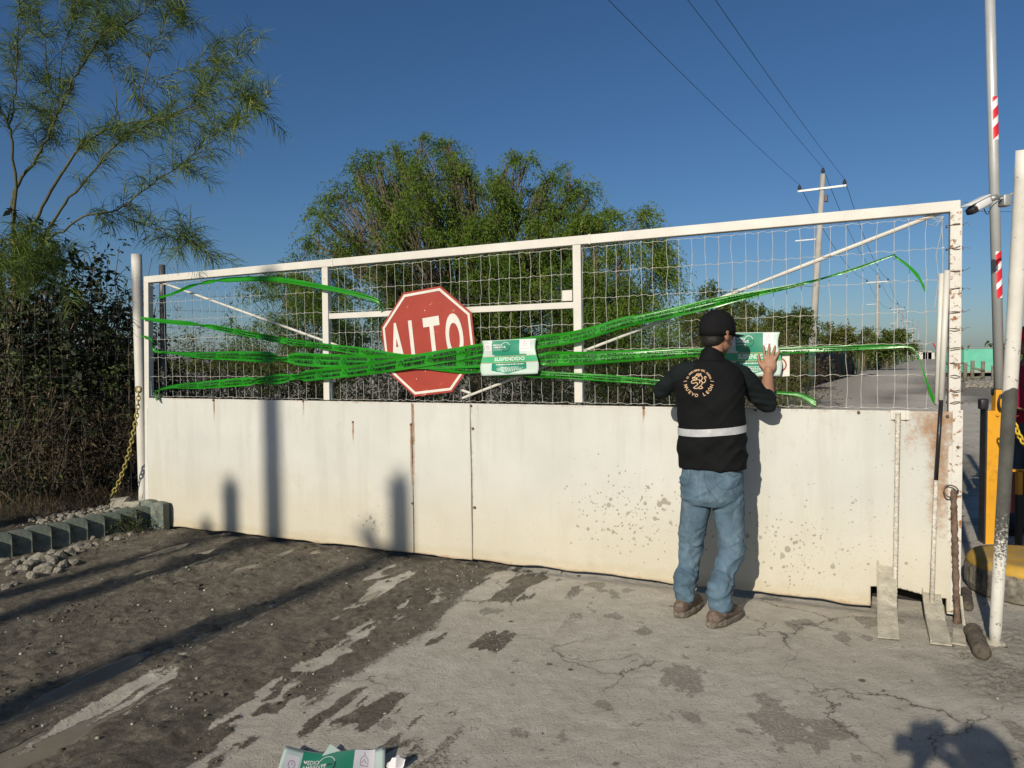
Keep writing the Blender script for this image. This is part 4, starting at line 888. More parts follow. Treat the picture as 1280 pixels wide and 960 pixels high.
L2 = [lob(778, 280, 32, 12.8), lob(790, 330, 38, 12.8), lob(745, 300, 34, 13), lob(770, 380, 50, 12.8), lob(792, 420, 42, 12.6), lob(735, 380, 50, 13), lob(740, 440, 50, 13)]
tree('dense green tree right of the big one, seen beside the middle gate upright', (P(765, 480, 12.9).x, 12.9, 0), L2, LEAF_W, 2900, 24, .50, .95, .060, .0165, .12, 5, name='mesquite_tree')
L3 = [lob(372, 322, 20, 14), lob(362, 352, 30, 14), lob(395, 370, 42, 13.5), lob(345, 392, 44, 13), lob(440, 385, 48, 13.5), lob(400, 430, 50, 12.5), lob(330, 440, 45, 12), lob(470, 430, 45, 13)]
tree('small olive green tree between the left gate upright and the big tree', (P(400, 490, 13.5).x, 13.5, 0), L3, LEAF_W, 2200, 18, .42, .8, .064, .0145, .09, 6, name='mesquite_tree')
def bush(label, base, w, d, h, leafmat, n, ll, lw, seed, stems=14, droop=.3, slen=.3, name='shrub', cat='shrub', group=None, nleaf=8, top=1.0, stemr=.012, stemmat=None):
    r = np.random.default_rng(seed); rd = random.Random(seed); base = Vector(base); root = thing(name, label, cat, base, group); bm = BM(); tips = []
    for k in range(stems):
        a = base + Vector((rd.uniform(-.35, .35) * w, rd.uniform(-.35, .35) * d, -.05)); b = base + Vector((rd.uniform(-.5, .5) * w, rd.uniform(-.5, .5) * d, h * rd.uniform(.6, .98)))
        pts = branch_bm(bm, a, b, stemr, .003, rd, 7, .10, 5)
        for j in range(5):
            s0 = pts[rd.randrange(2, 7)]; e = s0 + Vector((rd.gauss(0, .22), rd.gauss(0, .2), rd.uniform(.05, .4))) * (h * .45); branch_bm(bm, s0, e, stemr * .4, .0018, rd, 3, .15, 3)
    obj('stems', bm, stemmat or TWIG, root)
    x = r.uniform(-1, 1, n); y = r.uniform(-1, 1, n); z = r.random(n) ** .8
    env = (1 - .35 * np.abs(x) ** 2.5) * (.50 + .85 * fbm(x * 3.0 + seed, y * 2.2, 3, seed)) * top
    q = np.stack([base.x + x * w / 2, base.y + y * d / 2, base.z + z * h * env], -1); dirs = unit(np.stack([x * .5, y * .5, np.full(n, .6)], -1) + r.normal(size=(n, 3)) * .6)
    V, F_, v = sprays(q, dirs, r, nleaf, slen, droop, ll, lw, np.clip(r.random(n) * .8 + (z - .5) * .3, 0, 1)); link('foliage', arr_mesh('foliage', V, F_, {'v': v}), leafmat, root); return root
def bpx(px, Y): return (P(px, 480, Y).x, Y, 0)
G1 = 'scrub bushes growing behind the gate'
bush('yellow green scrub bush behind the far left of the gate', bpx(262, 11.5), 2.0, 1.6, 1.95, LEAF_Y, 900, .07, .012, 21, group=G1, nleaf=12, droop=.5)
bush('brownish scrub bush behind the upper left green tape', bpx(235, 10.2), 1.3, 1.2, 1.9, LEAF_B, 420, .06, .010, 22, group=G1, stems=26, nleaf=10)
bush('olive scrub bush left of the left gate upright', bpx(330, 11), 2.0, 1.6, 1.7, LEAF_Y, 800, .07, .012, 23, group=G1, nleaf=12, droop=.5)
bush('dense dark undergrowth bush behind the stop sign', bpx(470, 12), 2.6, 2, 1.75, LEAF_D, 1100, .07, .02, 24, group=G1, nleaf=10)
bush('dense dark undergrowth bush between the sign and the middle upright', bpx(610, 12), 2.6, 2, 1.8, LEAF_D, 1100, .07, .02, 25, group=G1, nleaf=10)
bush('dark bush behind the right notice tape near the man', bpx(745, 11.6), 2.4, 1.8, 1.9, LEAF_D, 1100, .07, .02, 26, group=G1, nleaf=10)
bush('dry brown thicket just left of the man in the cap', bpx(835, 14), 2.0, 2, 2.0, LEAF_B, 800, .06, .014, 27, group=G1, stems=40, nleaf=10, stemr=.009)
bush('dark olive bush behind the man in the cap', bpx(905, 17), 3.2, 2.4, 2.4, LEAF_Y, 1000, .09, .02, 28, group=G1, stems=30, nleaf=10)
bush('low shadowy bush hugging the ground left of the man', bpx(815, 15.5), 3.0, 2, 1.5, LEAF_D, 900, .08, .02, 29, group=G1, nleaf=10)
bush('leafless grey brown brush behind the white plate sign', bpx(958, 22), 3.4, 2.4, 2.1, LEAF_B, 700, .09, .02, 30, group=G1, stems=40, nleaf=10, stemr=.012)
G2 = 'trees along the road beyond the gate'
tree('bushy green tree rising above the cap of the man', (P(900, 470, 26).x, 26, 0), [lob(905, 378, 24, 26), lob(880, 398, 26, 26), lob(930, 398, 22, 26), lob(900, 415, 32, 26)], LEAF_F, 800, 12, .5, .4, .13, .045, .12, 31, group=G2)
tree('bushy green tree just right of the pressed notice', (P(968, 470, 30).x, 30, 0), [lob(968, 395, 20, 30), lob(985, 405, 22, 30), lob(950, 410, 24, 30), lob(990, 420, 22, 30), lob(965, 425, 26, 30)], LEAF_F, 800, 12, .5, .4, .14, .05, .12, 32, group=G2)
tree('low brownish tree behind the black road fence', (P(1050, 470, 55).x, 55, 0), [lob(1040, 422, 16, 55), lob(1060, 420, 15, 55), lob(1075, 426, 14, 55), lob(1025, 428, 14, 55)], LEAF_Y, 600, 10, .7, .3, .22, .09, .12, 33, group=G2)
tree('round dark green tree beside the second utility pole', (P(1108, 470, 78).x, 78, 0), [lob(1104, 428, 12, 78), lob(1118, 426, 12, 78), lob(1094, 434, 11, 78), lob(1112, 438, 12, 78), lob(1128, 434, 9, 78)], LEAF_F, 700, 10, .8, .3, .30, .14, .15, 34, group=G2)
tree('long low green tree behind the first utility pole', (P(1010, 470, 48).x, 48, 0), [lob(1000, 420, 14, 48), lob(1016, 424, 13, 48), lob(990, 428, 15, 48)], LEAF_F, 500, 10, .6, .3, .2, .08, .12, 35, group=G2)
for i in range(14):     # thicket behind the shade fence and out to the horizon
    Y = 24 + i * 5.5; pxx = 940 + i * 13 if i < 10 else 1075 + (i - 10) * 12
    bush(['grey green', 'olive', 'dusty green', 'dull brown'][i % 4] + ' roadside bush beyond the gate, ' + ['nearest of its row', 'second along the row', 'third along the row', 'fourth along the row', 'fifth along the row', 'sixth along the row', 'seventh along the row', 'eighth along the row', 'ninth along the row', 'tenth along the row', 'eleventh along the row', 'twelfth along the row', 'thirteenth along the row', 'farthest of its row'][i], bpx(pxx - (34 if i < 5 else 8), Y + 4), 4.5, 3.5, 2.6 + (i % 3) * .3, [LEAF_Y, LEAF_F, LEAF_F, LEAF_B][i % 4], 420, .16, .06, 50 + i, stems=8, nleaf=10, slen=.5, group='roadside bushes beyond the gate', stemr=.02)
V, F_, v = sprays(np.stack([rng.uniform(-250, 420, 5200), rng.uniform(150, 330, 5200), rng.uniform(0, 1, 5200) ** 1.0 * 3.4], -1), rnd_unit(5200, rng), rng, 8, 1.4, .2, .9, .5, rng.random(5200))
keepf = np.repeat(np.abs((V[::4, 0] - 6) - (V[::4, 1] - 6) * .586 + 1.5) > 6, 4); ids = np.nonzero(keepf)[0]; V = V[keepf]; v = v[keepf]; F_ = np.arange(len(V)).reshape(-1, 4)
tag(link('scrub', arr_mesh('scrub', V, F_, {'v': v}), LEAF_F, None, False, (0, 0, 0)), 'distant scrubland merging into one low green band on the horizon', 'scrub', kind='stuff')

# left thicket: dark broad-leaved shrubs in front of and around the thorny tree
G3 = 'dark thicket shrubs at the left behind the wire fence'
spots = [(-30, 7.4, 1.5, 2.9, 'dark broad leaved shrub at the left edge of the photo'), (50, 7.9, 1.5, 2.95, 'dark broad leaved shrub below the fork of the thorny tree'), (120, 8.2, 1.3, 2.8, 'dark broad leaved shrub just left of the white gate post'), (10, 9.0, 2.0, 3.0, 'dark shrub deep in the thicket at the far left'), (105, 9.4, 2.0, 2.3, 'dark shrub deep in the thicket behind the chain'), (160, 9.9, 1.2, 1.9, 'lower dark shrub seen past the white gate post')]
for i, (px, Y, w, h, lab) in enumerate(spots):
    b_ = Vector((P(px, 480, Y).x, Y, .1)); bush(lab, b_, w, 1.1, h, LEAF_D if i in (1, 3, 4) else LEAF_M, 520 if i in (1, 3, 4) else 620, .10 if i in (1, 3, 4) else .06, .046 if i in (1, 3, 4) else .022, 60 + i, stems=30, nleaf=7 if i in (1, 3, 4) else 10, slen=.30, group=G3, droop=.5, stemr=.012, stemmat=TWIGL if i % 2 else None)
for i, (px, Y, w, h, lab) in enumerate([(0, 7.2, 1.4, 1.15, 'dry brown weed clump at the far left behind the fence'), (75, 7.55, 1.3, 1.2, 'dry brown weed clump under the thorny tree'), (140, 7.8, 1.0, 1.1, 'dry brown weed clump beside the hanging chain')]):
    b_ = Vector((P(px, 480, Y).x, Y, .1)); bush(lab, b_, w, .7, h, LEAF_B, 420, .05, .009, 70 + i, stems=46, nleaf=10, slen=.3, group='dry weeds behind the wire fence', stemr=.005, name='weed', cat='weed')
bush('small green weed sprouting in front of the last kerb blocks', G(163, 668, 0.0), .22, .16, .16, LEAF_M, 60, .03, .010, 80, stems=6, nleaf=8, slen=.08, stemr=.002, name='weed', cat='weed')
# pale dry grass at the back of the bed
N = 1500; gx_ = rng.uniform(-5.2, -3.6, N); gy_ = rng.uniform(6.2, 7.4, N); ok = ((gx_ - KA.x) * kn.x + (gy_ - KA.y) * kn.y > .25); gx_, gy_ = gx_[ok], gy_[ok]; m = len(gx_)
D_ = unit(np.stack([rng.normal(0, .5, m), rng.normal(0, .5, m), np.full(m, 1.0)], -1)); Nn = unit(np.cross(D_, rnd_unit(m, rng)))
V, F_, v = leaf_quads(np.stack([gx_, gy_, np.full(m, .16)], -1), D_, Nn, rng.uniform(.05, .22, m), np.full(m, .005), rng.random(m))
tag(link('dry_grass', arr_mesh('dry_grass', V, F_, {'v': v}), LEAF_B, None, False, (0, 0, 0)), 'dry grass on the raised bed under the thicket', 'grass', kind='stuff')

# the thorny tree with long thread-like leaves
Yp = 7.6
BR = [([(8, 640), (12, 560), (14, 450), (18, 360), (17, 300)], .060, .050, 0, 0),
      ([(17, 300), (17, 256), (19, 237), (46, 196), (67, 154), (92, 100), (112, 69), (133, 40), (167, 25), (196, -4)], .032, .008, .1, 1),
      ([(17, 300), (17, 200), (12, 157), (-4, 134), (-30, 110)], .024, .01, -.2, 1), ([(12, 157), (19, 104), (21, 42), (25, -5)], .012, .006, -.2, 1),
      ([(24, 310), (36, 292), (58, 250), (88, 200), (108, 175), (150, 156), (208, 146), (250, 121), (283, 83), (318, 52)], .030, .005, .0, 1),
      ([(40, 330), (70, 270), (100, 233), (137, 188), (167, 163), (217, 144), (290, 121), (320, 121)], .024, .004, -.4, 1),
      ([(20, 340), (60, 300), (104, 271), (146, 262), (187, 233), (233, 200), (258, 175), (300, 155)], .020, .004, -.7, 1),
      ([(146, 267), (187, 283), (215, 297), (240, 302)], .008, .003, -.7, 1), ([(92, 100), (79, 125), (62, 104), (54, 50), (42, -2)], .010, .005, .1, 1),
      ([(112, 69), (104, 50), (125, 12), (132, -8)], .010, .005, .2, 1), ([(175, 138), (183, 83), (200, 42), (212, 8), (218, -8)], .009, .004, .3, 1), ([(150, 156), (142, 104), (133, 62), (140, 30)], .008, .004, .2, 1),
      ([(167, 150), (185, 120), (215, 95), (250, 80), (280, 60)], .007, .003, .3, 1), ([(88, 200), (70, 180), (62, 150), (40, 130)], .008, .003, .4, 1), ([(150, 60), (165, 90), (168, 130)], .006, .003, .3, 1),
      ([(20, 330), (45, 315), (70, 300)], .012, .003, .3, 1), ([(10, 330), (-10, 310), (-40, 290)], .014, .003, -.5, 1), ([(17, 360), (30, 350), (50, 338)], .010, .003, -.5, 1), ([(14, 340), (30, 318), (52, 322), (66, 340)], .008, .003, -.7, 1), ([(12, 350), (4, 330), (-6, 335)], .008, .003, -.8, 1), ([(17, 330), (30, 300), (50, 285)], .008, .003, -.5, 1),
      ([(-4, 134), (-40, 90), (-70, 60)], .010, .004, -.2, 1), ([(67, 154), (80, 60), (100, 10), (95, -10)], .008, .003, .5, 1), ([(196, 42), (225, 30), (228, 0)], .005, .003, .3, 1)]
pv = thing('palo_verde_tree', 'spindly thorny tree with long thread like green leaves at the upper left', 'tree', (P(8, 480, Yp).x, Yp, 0))
bm = BM(); r = np.random.default_rng(99); rd = random.Random(99); LC = []; LD = []; LL = []; LV = []; flowers = []
def strands(pts, dens, amt=1.0):
    P3 = np.array([p[:] for p in pts]); seg = np.linalg.norm(np.diff(P3, axis=0), axis=1); L = np.concatenate([[0], np.cumsum(seg)]); n = int(L[-1] * dens)
    if n < 2: return
    l = r.uniform(0, L[-1], n); l.sort(); node = np.round(l / .028) * .028; node = node.clip(0, L[-1]); q = np.stack([np.interp(node, L, P3[:, k]) for k in range(3)], -1)
    i = np.searchsorted(L, node, side='right').clip(1, len(seg)) - 1; T = unit(np.diff(P3, axis=0))[i]
    side = unit(np.cross(T, rnd_unit(n, r))); D_ = unit(T * .75 + side * 1.0 + np.array([0, 0, -.05])); LC.append(q); LD.append(D_); LL.append(r.uniform(.07, .24, n) * amt); LV.append(np.clip(r.normal(.45, .2, n), 0, 1))
for pts, r0, r1, dy, tw in BR:
    ns = len(pts); Pw = [P(x, y, Yp + dy * (i / max(1, ns - 1)) * 1.6) for i, (x, y) in enumerate(pts)]; q = [Vector(p_) for p_ in crom([tuple(p_) for p_ in Pw], 5)]
    q = [a + Vector([rd.gauss(0, .008) for _ in range(3)]) for a in q]; tube(bm, q, [(r0 + (r1 - r0) * (i / (len(q) - 1)) ** .7) * .72 for i in range(len(q))], 7)
    if not tw: continue
    L = sum((b - a).length for a, b in zip(q, q[1:])); strands(q[int(len(q) * .4):], 50); n = int(L * 14)
    for k in range(n):
        f_ = rd.uniform(.22, 1) ** .8; i = min(len(q) - 2, int(f_ * (len(q) - 1))); T = (q[i + 1] - q[i]).normalized(); sd_ = T.cross(Vector([rd.gauss(0, 1) for _ in range(3)])).normalized()
        d = (T * .9 + sd_ * rd.uniform(.5, 1.0) + Vector((0, 0, .10))).normalized(); ln = rd.uniform(.12, .42) * (.6 + .6 * f_); e = q[i] + d * ln + Vector((0, 0, -ln * .12)); m_ = q[i].lerp(e, .5) + Vector((0, 0, ln * .05))
        tube(bm, [q[i], m_, e], [.0035, .0025, .0015], 4); strands([q[i], m_, e], 140)
        if f_ > .96 and rd.random() < .4: flowers.append(e)
obj('trunk', bm, BARKG, pv, True)
LC = np.concatenate(LC); LD = np.concatenate(LD); LL = np.concatenate(LL); LV = np.concatenate(LV)
Nn = unit(np.cross(LD, rnd_unit(len(LC), r))); LD2 = unit(LD + np.array([0, 0, -.55])); W0 = .0056
mid = LC + LD * LL[:, None] * .5; tip = mid + LD2 * LL[:, None] * .5
V = np.stack([LC - Nn * W0 * .3, LC + Nn * W0 * .3, mid + Nn * W0 / 2, mid - Nn * W0 / 2, tip + Nn * .0008, tip - Nn * .0008], 1).reshape(-1, 3); b6 = np.arange(len(LC)) * 6
F_ = np.concatenate([np.stack([b6, b6 + 1, b6 + 2, b6 + 3], -1), np.stack([b6 + 3, b6 + 2, b6 + 4, b6 + 5], -1)])
link('crown', arr_mesh('crown', V, F_, {'v': np.repeat(LV, 6)}), LEAF_P, pv)
bm = BM()
for e in flowers + [P(318, 52, Yp + .1), P(306, 118, Yp - .5), P(311, 152, Yp - .6), P(297, 160, Yp - .7), P(300, 190, Yp - .7)]:
    for _ in range(7): ellip(bm, e + Vector([rd.gauss(0, .018) for _ in range(3)]), (.006,) * 3, seg=5, rings=3)
obj('blossom', bm, mat_simple('yellow_blossom', (.55, .42, .03), .6, 0, .2, 10, 0), pv)

# unseen tree shapes added behind the photographer to cast shade on gate and mud
def add_shadow_tree(label, top, side, seed):
    base = Vector((top[0], top[1], 0)); root = thing('shadow_tree', label, 'tree', base, 'shadow casters added behind the photographer'); r = np.random.default_rng(seed); bm = BM(); t_ = Vector(top)
    tube(bm, [base, base.lerp(t_, .5) + Vector((.04, 0, 0)), t_], [.17, .15, .10], 10); arm = base.lerp(t_, .93); e = arm + gdir * side + Vector((0, 0, .12)); tube(bm, [arm, arm + gdir * side * .7, e], [.08, .07, .06], 8); obj('trunk', bm, BARK, root, True)
    Q = []; D = []
    for c_, n_ in ((t_, 60), (e, 60)):
        Q.append(np.tile(np.array(c_[:]), (n_, 1))); D.append(unit(rnd_unit(n_, r) + np.array([0, 0, .5])))
    Q = np.concatenate(Q); D = np.concatenate(D); Nn = unit(np.cross(D, rnd_unit(len(Q), r))); V, F_, v = leaf_quads(Q, D, Nn, np.full(len(Q), .17), np.full(len(Q), .02), r.random(len(Q))); link('crown', arr_mesh('crown', V, F_, {'v': v}), LEAF_Y, root)
def back(px, py, dist):                       # the point whose shadow falls at that spot of the gate
    return W(px, py) - sun_dir * (dist / math.cos(SUN_EL))
q = back(292, 615, 15); add_shadow_tree('tufted tree shape added unseen behind the photographer for its shadow, the left one', q, -.30, 5); q = back(503, 612, 15); add_shadow_tree('tufted tree shape added unseen behind the photographer for its shadow, the right one', q, -.32, 6)
# ------------------------------------------------------------------ utility poles and wires
CONC = mat_simple('pole_concrete', (.34, .33, .30), .85, 0, .12, 2, .2, 30); PGREEN = mat_simple('green_band', (.035, .085, .065), .7, 0, .2, 5, .1); STEEL = mat_simple('galvanised_steel', (.36, .37, .36), .5, .5, .15, 5, .1); CERAM = mat_simple('dark_insulator', (.04, .035, .035), .35, 0, .1, 5, 0)
pd = Vector((.586, 1, 0)).normalized(); ps = Vector((pd.y, -pd.x, 0))
tops = []
def pole(label, x, y, h, lean=0.0, band=True, arm=2.3):
    root = thing('utility_pole', label, 'utility pole', (x, y, 0), 'utility poles along the road'); b = Vector((x, y, -.1)); t_ = Vector((x + lean, y, h)); bm = BM(); tube(bm, [b, b.lerp(t_, .5), t_], [.21, .165, .12], 14); obj('shaft', bm, CONC, root, True)
    if band: bm = BM(); tube(bm, [b, b.lerp(t_, .17)], [.216, .20], 14); obj('green_band', bm, PGREEN, root, True)
    za = b.lerp(t_, (h - .75) / h); bm = BM(); bar(bm, za - ps * arm / 2 - pd * .13, za + ps * arm / 2 - pd * .13, .10, .09, (0, 0, 1)); obj('crossarm', bm, STEEL, root); pts = []
    for c_ in (za - ps * (arm / 2 - .08) - pd * .13, t_, za + ps * (arm / 2 - .08) - pd * .13):
        bm = BM(); tube(bm, [c_ + Vector((0, 0, z)) for z in (.03, .10, .11, .17, .18, .24, .25, .32)], [.03, .035, .10, .10, .07, .09, .055, .04], 10); obj('insulator', bm, CERAM, root, True); pts.append(c_ + Vector((0, 0, .33)))
    za2 = b.lerp(t_, .70); bm = BM(); bar(bm, za2 - ps * 1.15, za2 + ps * .0, .06, .05, (0, 0, 1)); obj('bracket', bm, STEEL, root)
    bm = BM(); c_ = b.lerp(t_, .885) + ps * .22; box(bm, c_, .16, .2, .34, ps, pd, None, .02); obj('switch_box', bm, CERAM, root)
    tops.append(pts); return root
x1, y1 = P(1012, 480, 37.3).x, 37.3; sp_ = 44.7; st = Vector((26.2, 44.7, 0))
pole('concrete utility pole far behind the photographer, out of the photo', x1 - st.x - 1.0, y1 - st.y, 11.2)
bm = BM(); tube(bm, [(-9.5, -7.4, -.1), (-9.45, -7.4, 9.5)], [.13, .10], 14); tag(obj('shadow_mast', bm, CONC, None, True), 'plain round mast added unseen behind the photographer at left for its gate shadow', 'mast')  # unseen mast, added only to cast the tall shadow on the gate
pole('nearest concrete utility pole beyond the gate, leaning slightly right', x1, y1, 10.9, .70)
names = ['second concrete utility pole along the road', 'third concrete utility pole along the road', 'fourth concrete utility pole along the road', 'fifth, farthest concrete utility pole along the road']
for k, l in enumerate(names): pole(l, x1 + st.x * (k + 1), y1 + st.y * (k + 1), [10.7, 10.5, 10.5, 10.5][k], .0)
WR = mat_simple('dark_cable', (.03, .03, .032), .6, 0, .1, 5, 0)
for i in range(3):
    for j in range(len(tops) - 1):
        a, b = tops[j][i], tops[j + 1][i]; bm = BM(); tube(bm, [a.lerp(b, k / 30) - Vector((0, 0, (.55 if j == 0 else 1.1) * 4 * (k / 30) * (1 - k / 30))) for k in range(31)], .0085 if j == 0 else .014, 5)
        tag(obj('power_line', bm, WR), '%s power line between %s' % (['left', 'middle', 'right'][i], ['the pole behind the camera and the nearest pole', 'the nearest and second utility poles', 'the second and third utility poles', 'the third and fourth utility poles', 'the fourth and fifth utility poles'][j]), 'power line', 'power lines on the utility poles')
# thin lamp posts at the right of the far road
for k, (px, Y, h) in enumerate(((1128, 150, 11), (1148, 300, 16))):
    b = P(px, 480, Y); bm = BM(); tube(bm, [(b.x, Y, 0), (b.x, Y, h)], [.16, .12], 8); tag(obj('mast', bm, STEEL, None, True), ['slim mast in the distance right of the pole row', 'farthest slim mast on the horizon'][k], 'mast')
# shade cloth fence along the road
CLOTH = mat_simple('black_shade_cloth', (.030, .028, .026), .9, 0, .4, 3, .2)
A, B = P(930, 480, 24), P(1068, 480, 62); sf = thing('shade_fence', 'black shade cloth fence along the left of the road beyond the gate', 'fence', (A.x, A.y, 0)); bm = BM(); n = 40; rd = random.Random(6)
for i in range(n):
    a = Vector((A.x + (B.x - A.x) * i / n, A.y + (B.y - A.y) * i / n, 0)); b = Vector((A.x + (B.x - A.x) * (i + 1) / n, A.y + (B.y - A.y) * (i + 1) / n, 0)); prism(bm, [a, b, b + Vector((0, 0, 1.75 + rd.uniform(-.05, .05))), a + Vector((0, 0, 1.75 + rd.uniform(-.05, .05)))], Vector((.015, -.01, 0)))
obj('cloth', bm, CLOTH, sf)
for i in range(15):
    q = Vector((A.x + (B.x - A.x) * i / 14 + .15, A.y + (B.y - A.y) * i / 14 - .1, 0)); bm = BM(); tube(bm, [q, q + Vector((rd.uniform(-.1, .1), 0, 1.95 + rd.uniform(-.2, .25)))], .07, 8); obj('post', bm, PGREEN if i % 3 else BARK, sf, True)
for i in range(9):
    q = P(1074 + i * 5.5, 480, 66 + i * 7); bm = BM(); tube(bm, [(q.x, q.y, 0), (q.x + rd.uniform(-.15, .15), q.y, 1.5 + rd.uniform(0, .6))], .10, 8); tag(obj('wooden_stake', bm, BARK, None, True), 'rough stake beside the far road, number %s past the black fence' % 'one two three four five six seven eight nine'.split()[i], 'stake', 'rough stakes beside the far road')
# green container and its log rail
CONT = mat_simple('turquoise_paint', (.13, .47, .33), .6, 0, .12, 1.5, .1, 20, (.25, .35, .28), .3); ct = thing('container', 'turquoise metal container by the road beyond the gate', 'container', (P(1227, 480, 50).x, 50, 0))
cl, cr_ = P(1205, 480, 50).x, P(1252, 480, 50).x; bm = BM(); box(bm, ((cl + cr_) / 2, 51.5, 1.12), cr_ - cl, 3.0, 1.66, None, None, None, .02); obj('body', bm, CONT, ct)
bm = BM(); box(bm, ((cl + cr_) / 2, 51.5, 1.99), cr_ - cl + .06, 3.06, .08); obj('roof_edge', bm, STEEL, ct); bm = BM(); bar(bm, (cl, 49.97, .34), (cr_, 49.97, .34), .14, .06, (0, 0, 1)); obj('sill', bm, PALE, ct)
for i in range(3): bm = BM(); box(bm, (cl + (cr_ - cl) * (i * .45 + .05), 51.5, .12), .2, 2.6, .26); obj('skid', bm, CERAM, ct)
lr = thing('log_rail', 'rustic rail of grey logs in front of the turquoise container', 'fence', (P(1215, 480, 40).x, 40, 0))
for px, h in ((1206, 1.1), (1215, 1.2), (1228, 1.15), (1241, .9)):
    q = P(px, 480, 40); bm = BM(); tube(bm, [(q.x, 40, -.05), (q.x + .03, 40, h)], .10, 8); obj('post', bm, mat_simple('grey_log', (.16, .15, .11), .9, 0, .3, 3, .3), lr, True)
q0, q1 = P(1214, 480, 40), P(1229, 480, 40); bm = BM(); tube(bm, [(q0.x, 39.9, .8), (q1.x, 39.9, .62)], .06, 6); tube(bm, [(q0.x, 39.9, .25), (q1.x, 39.9, .28)], .06, 6); obj('rail', bm, bpy.data.materials['grey_log'], lr, True)
sp = [];
for i in range(160): px_ = random.uniform(1208, 1248); q = P(px_, 480, random.uniform(33, 39)); rr_ = random.uniform(.06, .2); sp.append((q.x, q.y, rr_ * .3, rr_))
tag(link('rubble', stones_mesh('rubble', sp, None), ROCK, None, False, (0, 0, 0)), 'pale rubble heaped in front of the turquoise container', 'rubble', kind='stuff')
rb = thing('road_barrier', 'tiny raised red barrier arm far down the road', 'barrier', (P(1176, 480, 70).x, 70, 0)); q = P(1176, 480, 70); bm = BM(); box(bm, (q.x, 70, .55), .3, .3, 1.1, None, None, None, .02); obj('post', bm, STEEL, rb)
bm = BM(); tube(bm, [(q.x, 69.8, 1.0), P(1166, 428, 69.8)], .06, 6); obj('arm', bm, mat_simple('barrier_red', (.45, .03, .03), .5), rb)
# houses far off
for k, (px, w, h) in enumerate(((1147, 6, 3.2), (1155, 4, 3.6), (1160, 3, 3.0))):
    q = P(px, 480, 330); bh = thing('far_house', ['small pale house on the horizon, left one', 'small pale house on the horizon, middle one', 'small pale house on the horizon, right one'][k], 'house', (q.x, 330, 0)); bm = BM(); box(bm, (q.x, 330, h / 2), w, 5, h); obj('wall', bm, SWHITE, bh); bm = BM(); box(bm, (q.x, 330, h + .15), w + .4, 5.4, .3); obj('roof', bm, PALE, bh)

# ------------------------------------------------------------------ right side: boom barrier, leaning pole, tyre base, camera
YP = mat_simple('yellow_enamel', (.62, .30, .018), .4, 0, .08, 4, .03, 30, (.30, .16, .03), .25); BLK = mat_simple('black_plastic', (.02, .02, .022), .45, 0, .2, 10, .1); REDS = mat_simple('reflective_red', (.62, .025, .035), .35, 0, .06, 10, 0); WHS = mat_simple('reflective_white', (.78, .77, .75), .35, 0, .04, 10, 0)
t = NT('brushed_aluminium'); ALU = t.out(t.ramp(t.noise(6, 4), [(.3, (.46, .47, .46)), (.7, (.54, .55, .53))]), .36, .35, t.bump(t.noise(40, 3), .03, .003))
Yb = 5.72; bb = thing('boom_barrier', 'yellow barrier post with its silver boom raised upright, red striped', 'barrier', (P(1240, 480, Yb).x, Yb, 0))
xr = P(1243, 680, Yb); bx = Vector((1, -.25, 0)).normalized(); by = Vector((.25, 1, 0)).normalized()
bot, top = P(1241, 681, Yb), P(1244, 513, Yb); bm = BM(); bar(bm, Vector((bot.x, Yb, -.02)), top, .15, .13, bx, .008); obj('post', bm, YP, bb)
bm = BM(); off = -bx * .083 - by * .01; bar(bm, Vector((bot.x, Yb, 0)) + off, top + off + Vector((0, 0, .02)), .012, .12, bx, .002); obj('side_plate', bm, BLK, bb)
bm = BM(); bar(bm, P(1247.5, 545, Yb - .02), P(1250, 487, Yb - .02), .085, .09, bx, .008); obj('clamp', bm, YP, bb)
bm = BM(); c_ = P(1229, 505, Yb - .03); box(bm, c_, .06, .07, .085, bx, by, None, .012); c_ = P(1252, 503, Yb - .10); tube(bm, [c_ + Vector((math.cos(a) * .022, 0, math.sin(a) * .06)) for a in np.linspace(0, 6.28, 14)], .009, 6); obj('latch', bm, BLK, bb, True)
bm = BM(); c_ = P(1247, 519, Yb - .07); ellip(bm, c_, (.012, .012, .012)); obj('bolt', bm, YP, bb, True)
b0_, b1_ = P(1249, 492, Yb), P(1237.2, -10, Yb); b2_ = b0_ + (b1_ - b0_) * 1.35; bm = BM(); tube(bm, [b0_, b2_], .036, 24); boom = obj('boom', bm, ALU, bb, True)
bm = BM(); tube(bm, [b0_ - Vector((0, 0, .01)), b0_ + Vector((0, 0, .04))], .056, 16); obj('collar', bm, BLK, bb, True)
bd = (b2_ - b0_).normalized(); bs = Vector((1, 0, 0)); bs = (bs - bd * bs.dot(bd)).normalized(); bf = bd.cross(bs)
if bf.y > 0: bf = -bf
def tape_patch(y0, y1, stripes):
    z0 = (P(1245, y0, Yb) - b0_).dot(bd); z1 = (P(1245, y1, Yb) - b0_).dot(bd)
    def f(u, l, o=0): a = u; return b0_ + bd * l + (bs * math.sin(a) + bf * math.cos(a)) * (.0372 + o)
    bm = BM(); rect2d(bm, lambda x, y: f(x, y), -.62, z0, .9, z1, 10, 1); obj('reflective_tape', bm, WHS, bb, True)
    bm = BM(); H = z1 - z0
    for (a0, a1) in stripes:
        n = 10; prev = None
        for i in range(n + 1):
            u = -.62 + 1.52 * i / n; sl = (i / n - .5) * .055; lo = min(max(z0 + a0 * H + sl, z0), z1); hi = min(max(z0 + a1 * H + sl, z0), z1)
            q = (bm.verts.new(f(u, lo, .0008)), bm.verts.new(f(u, hi, .0008)))
            if prev: bm.faces.new((prev[0], prev[1], q[1], q[0]))
            prev = q
    obj('red_stripe', bm, REDS, bb, True)
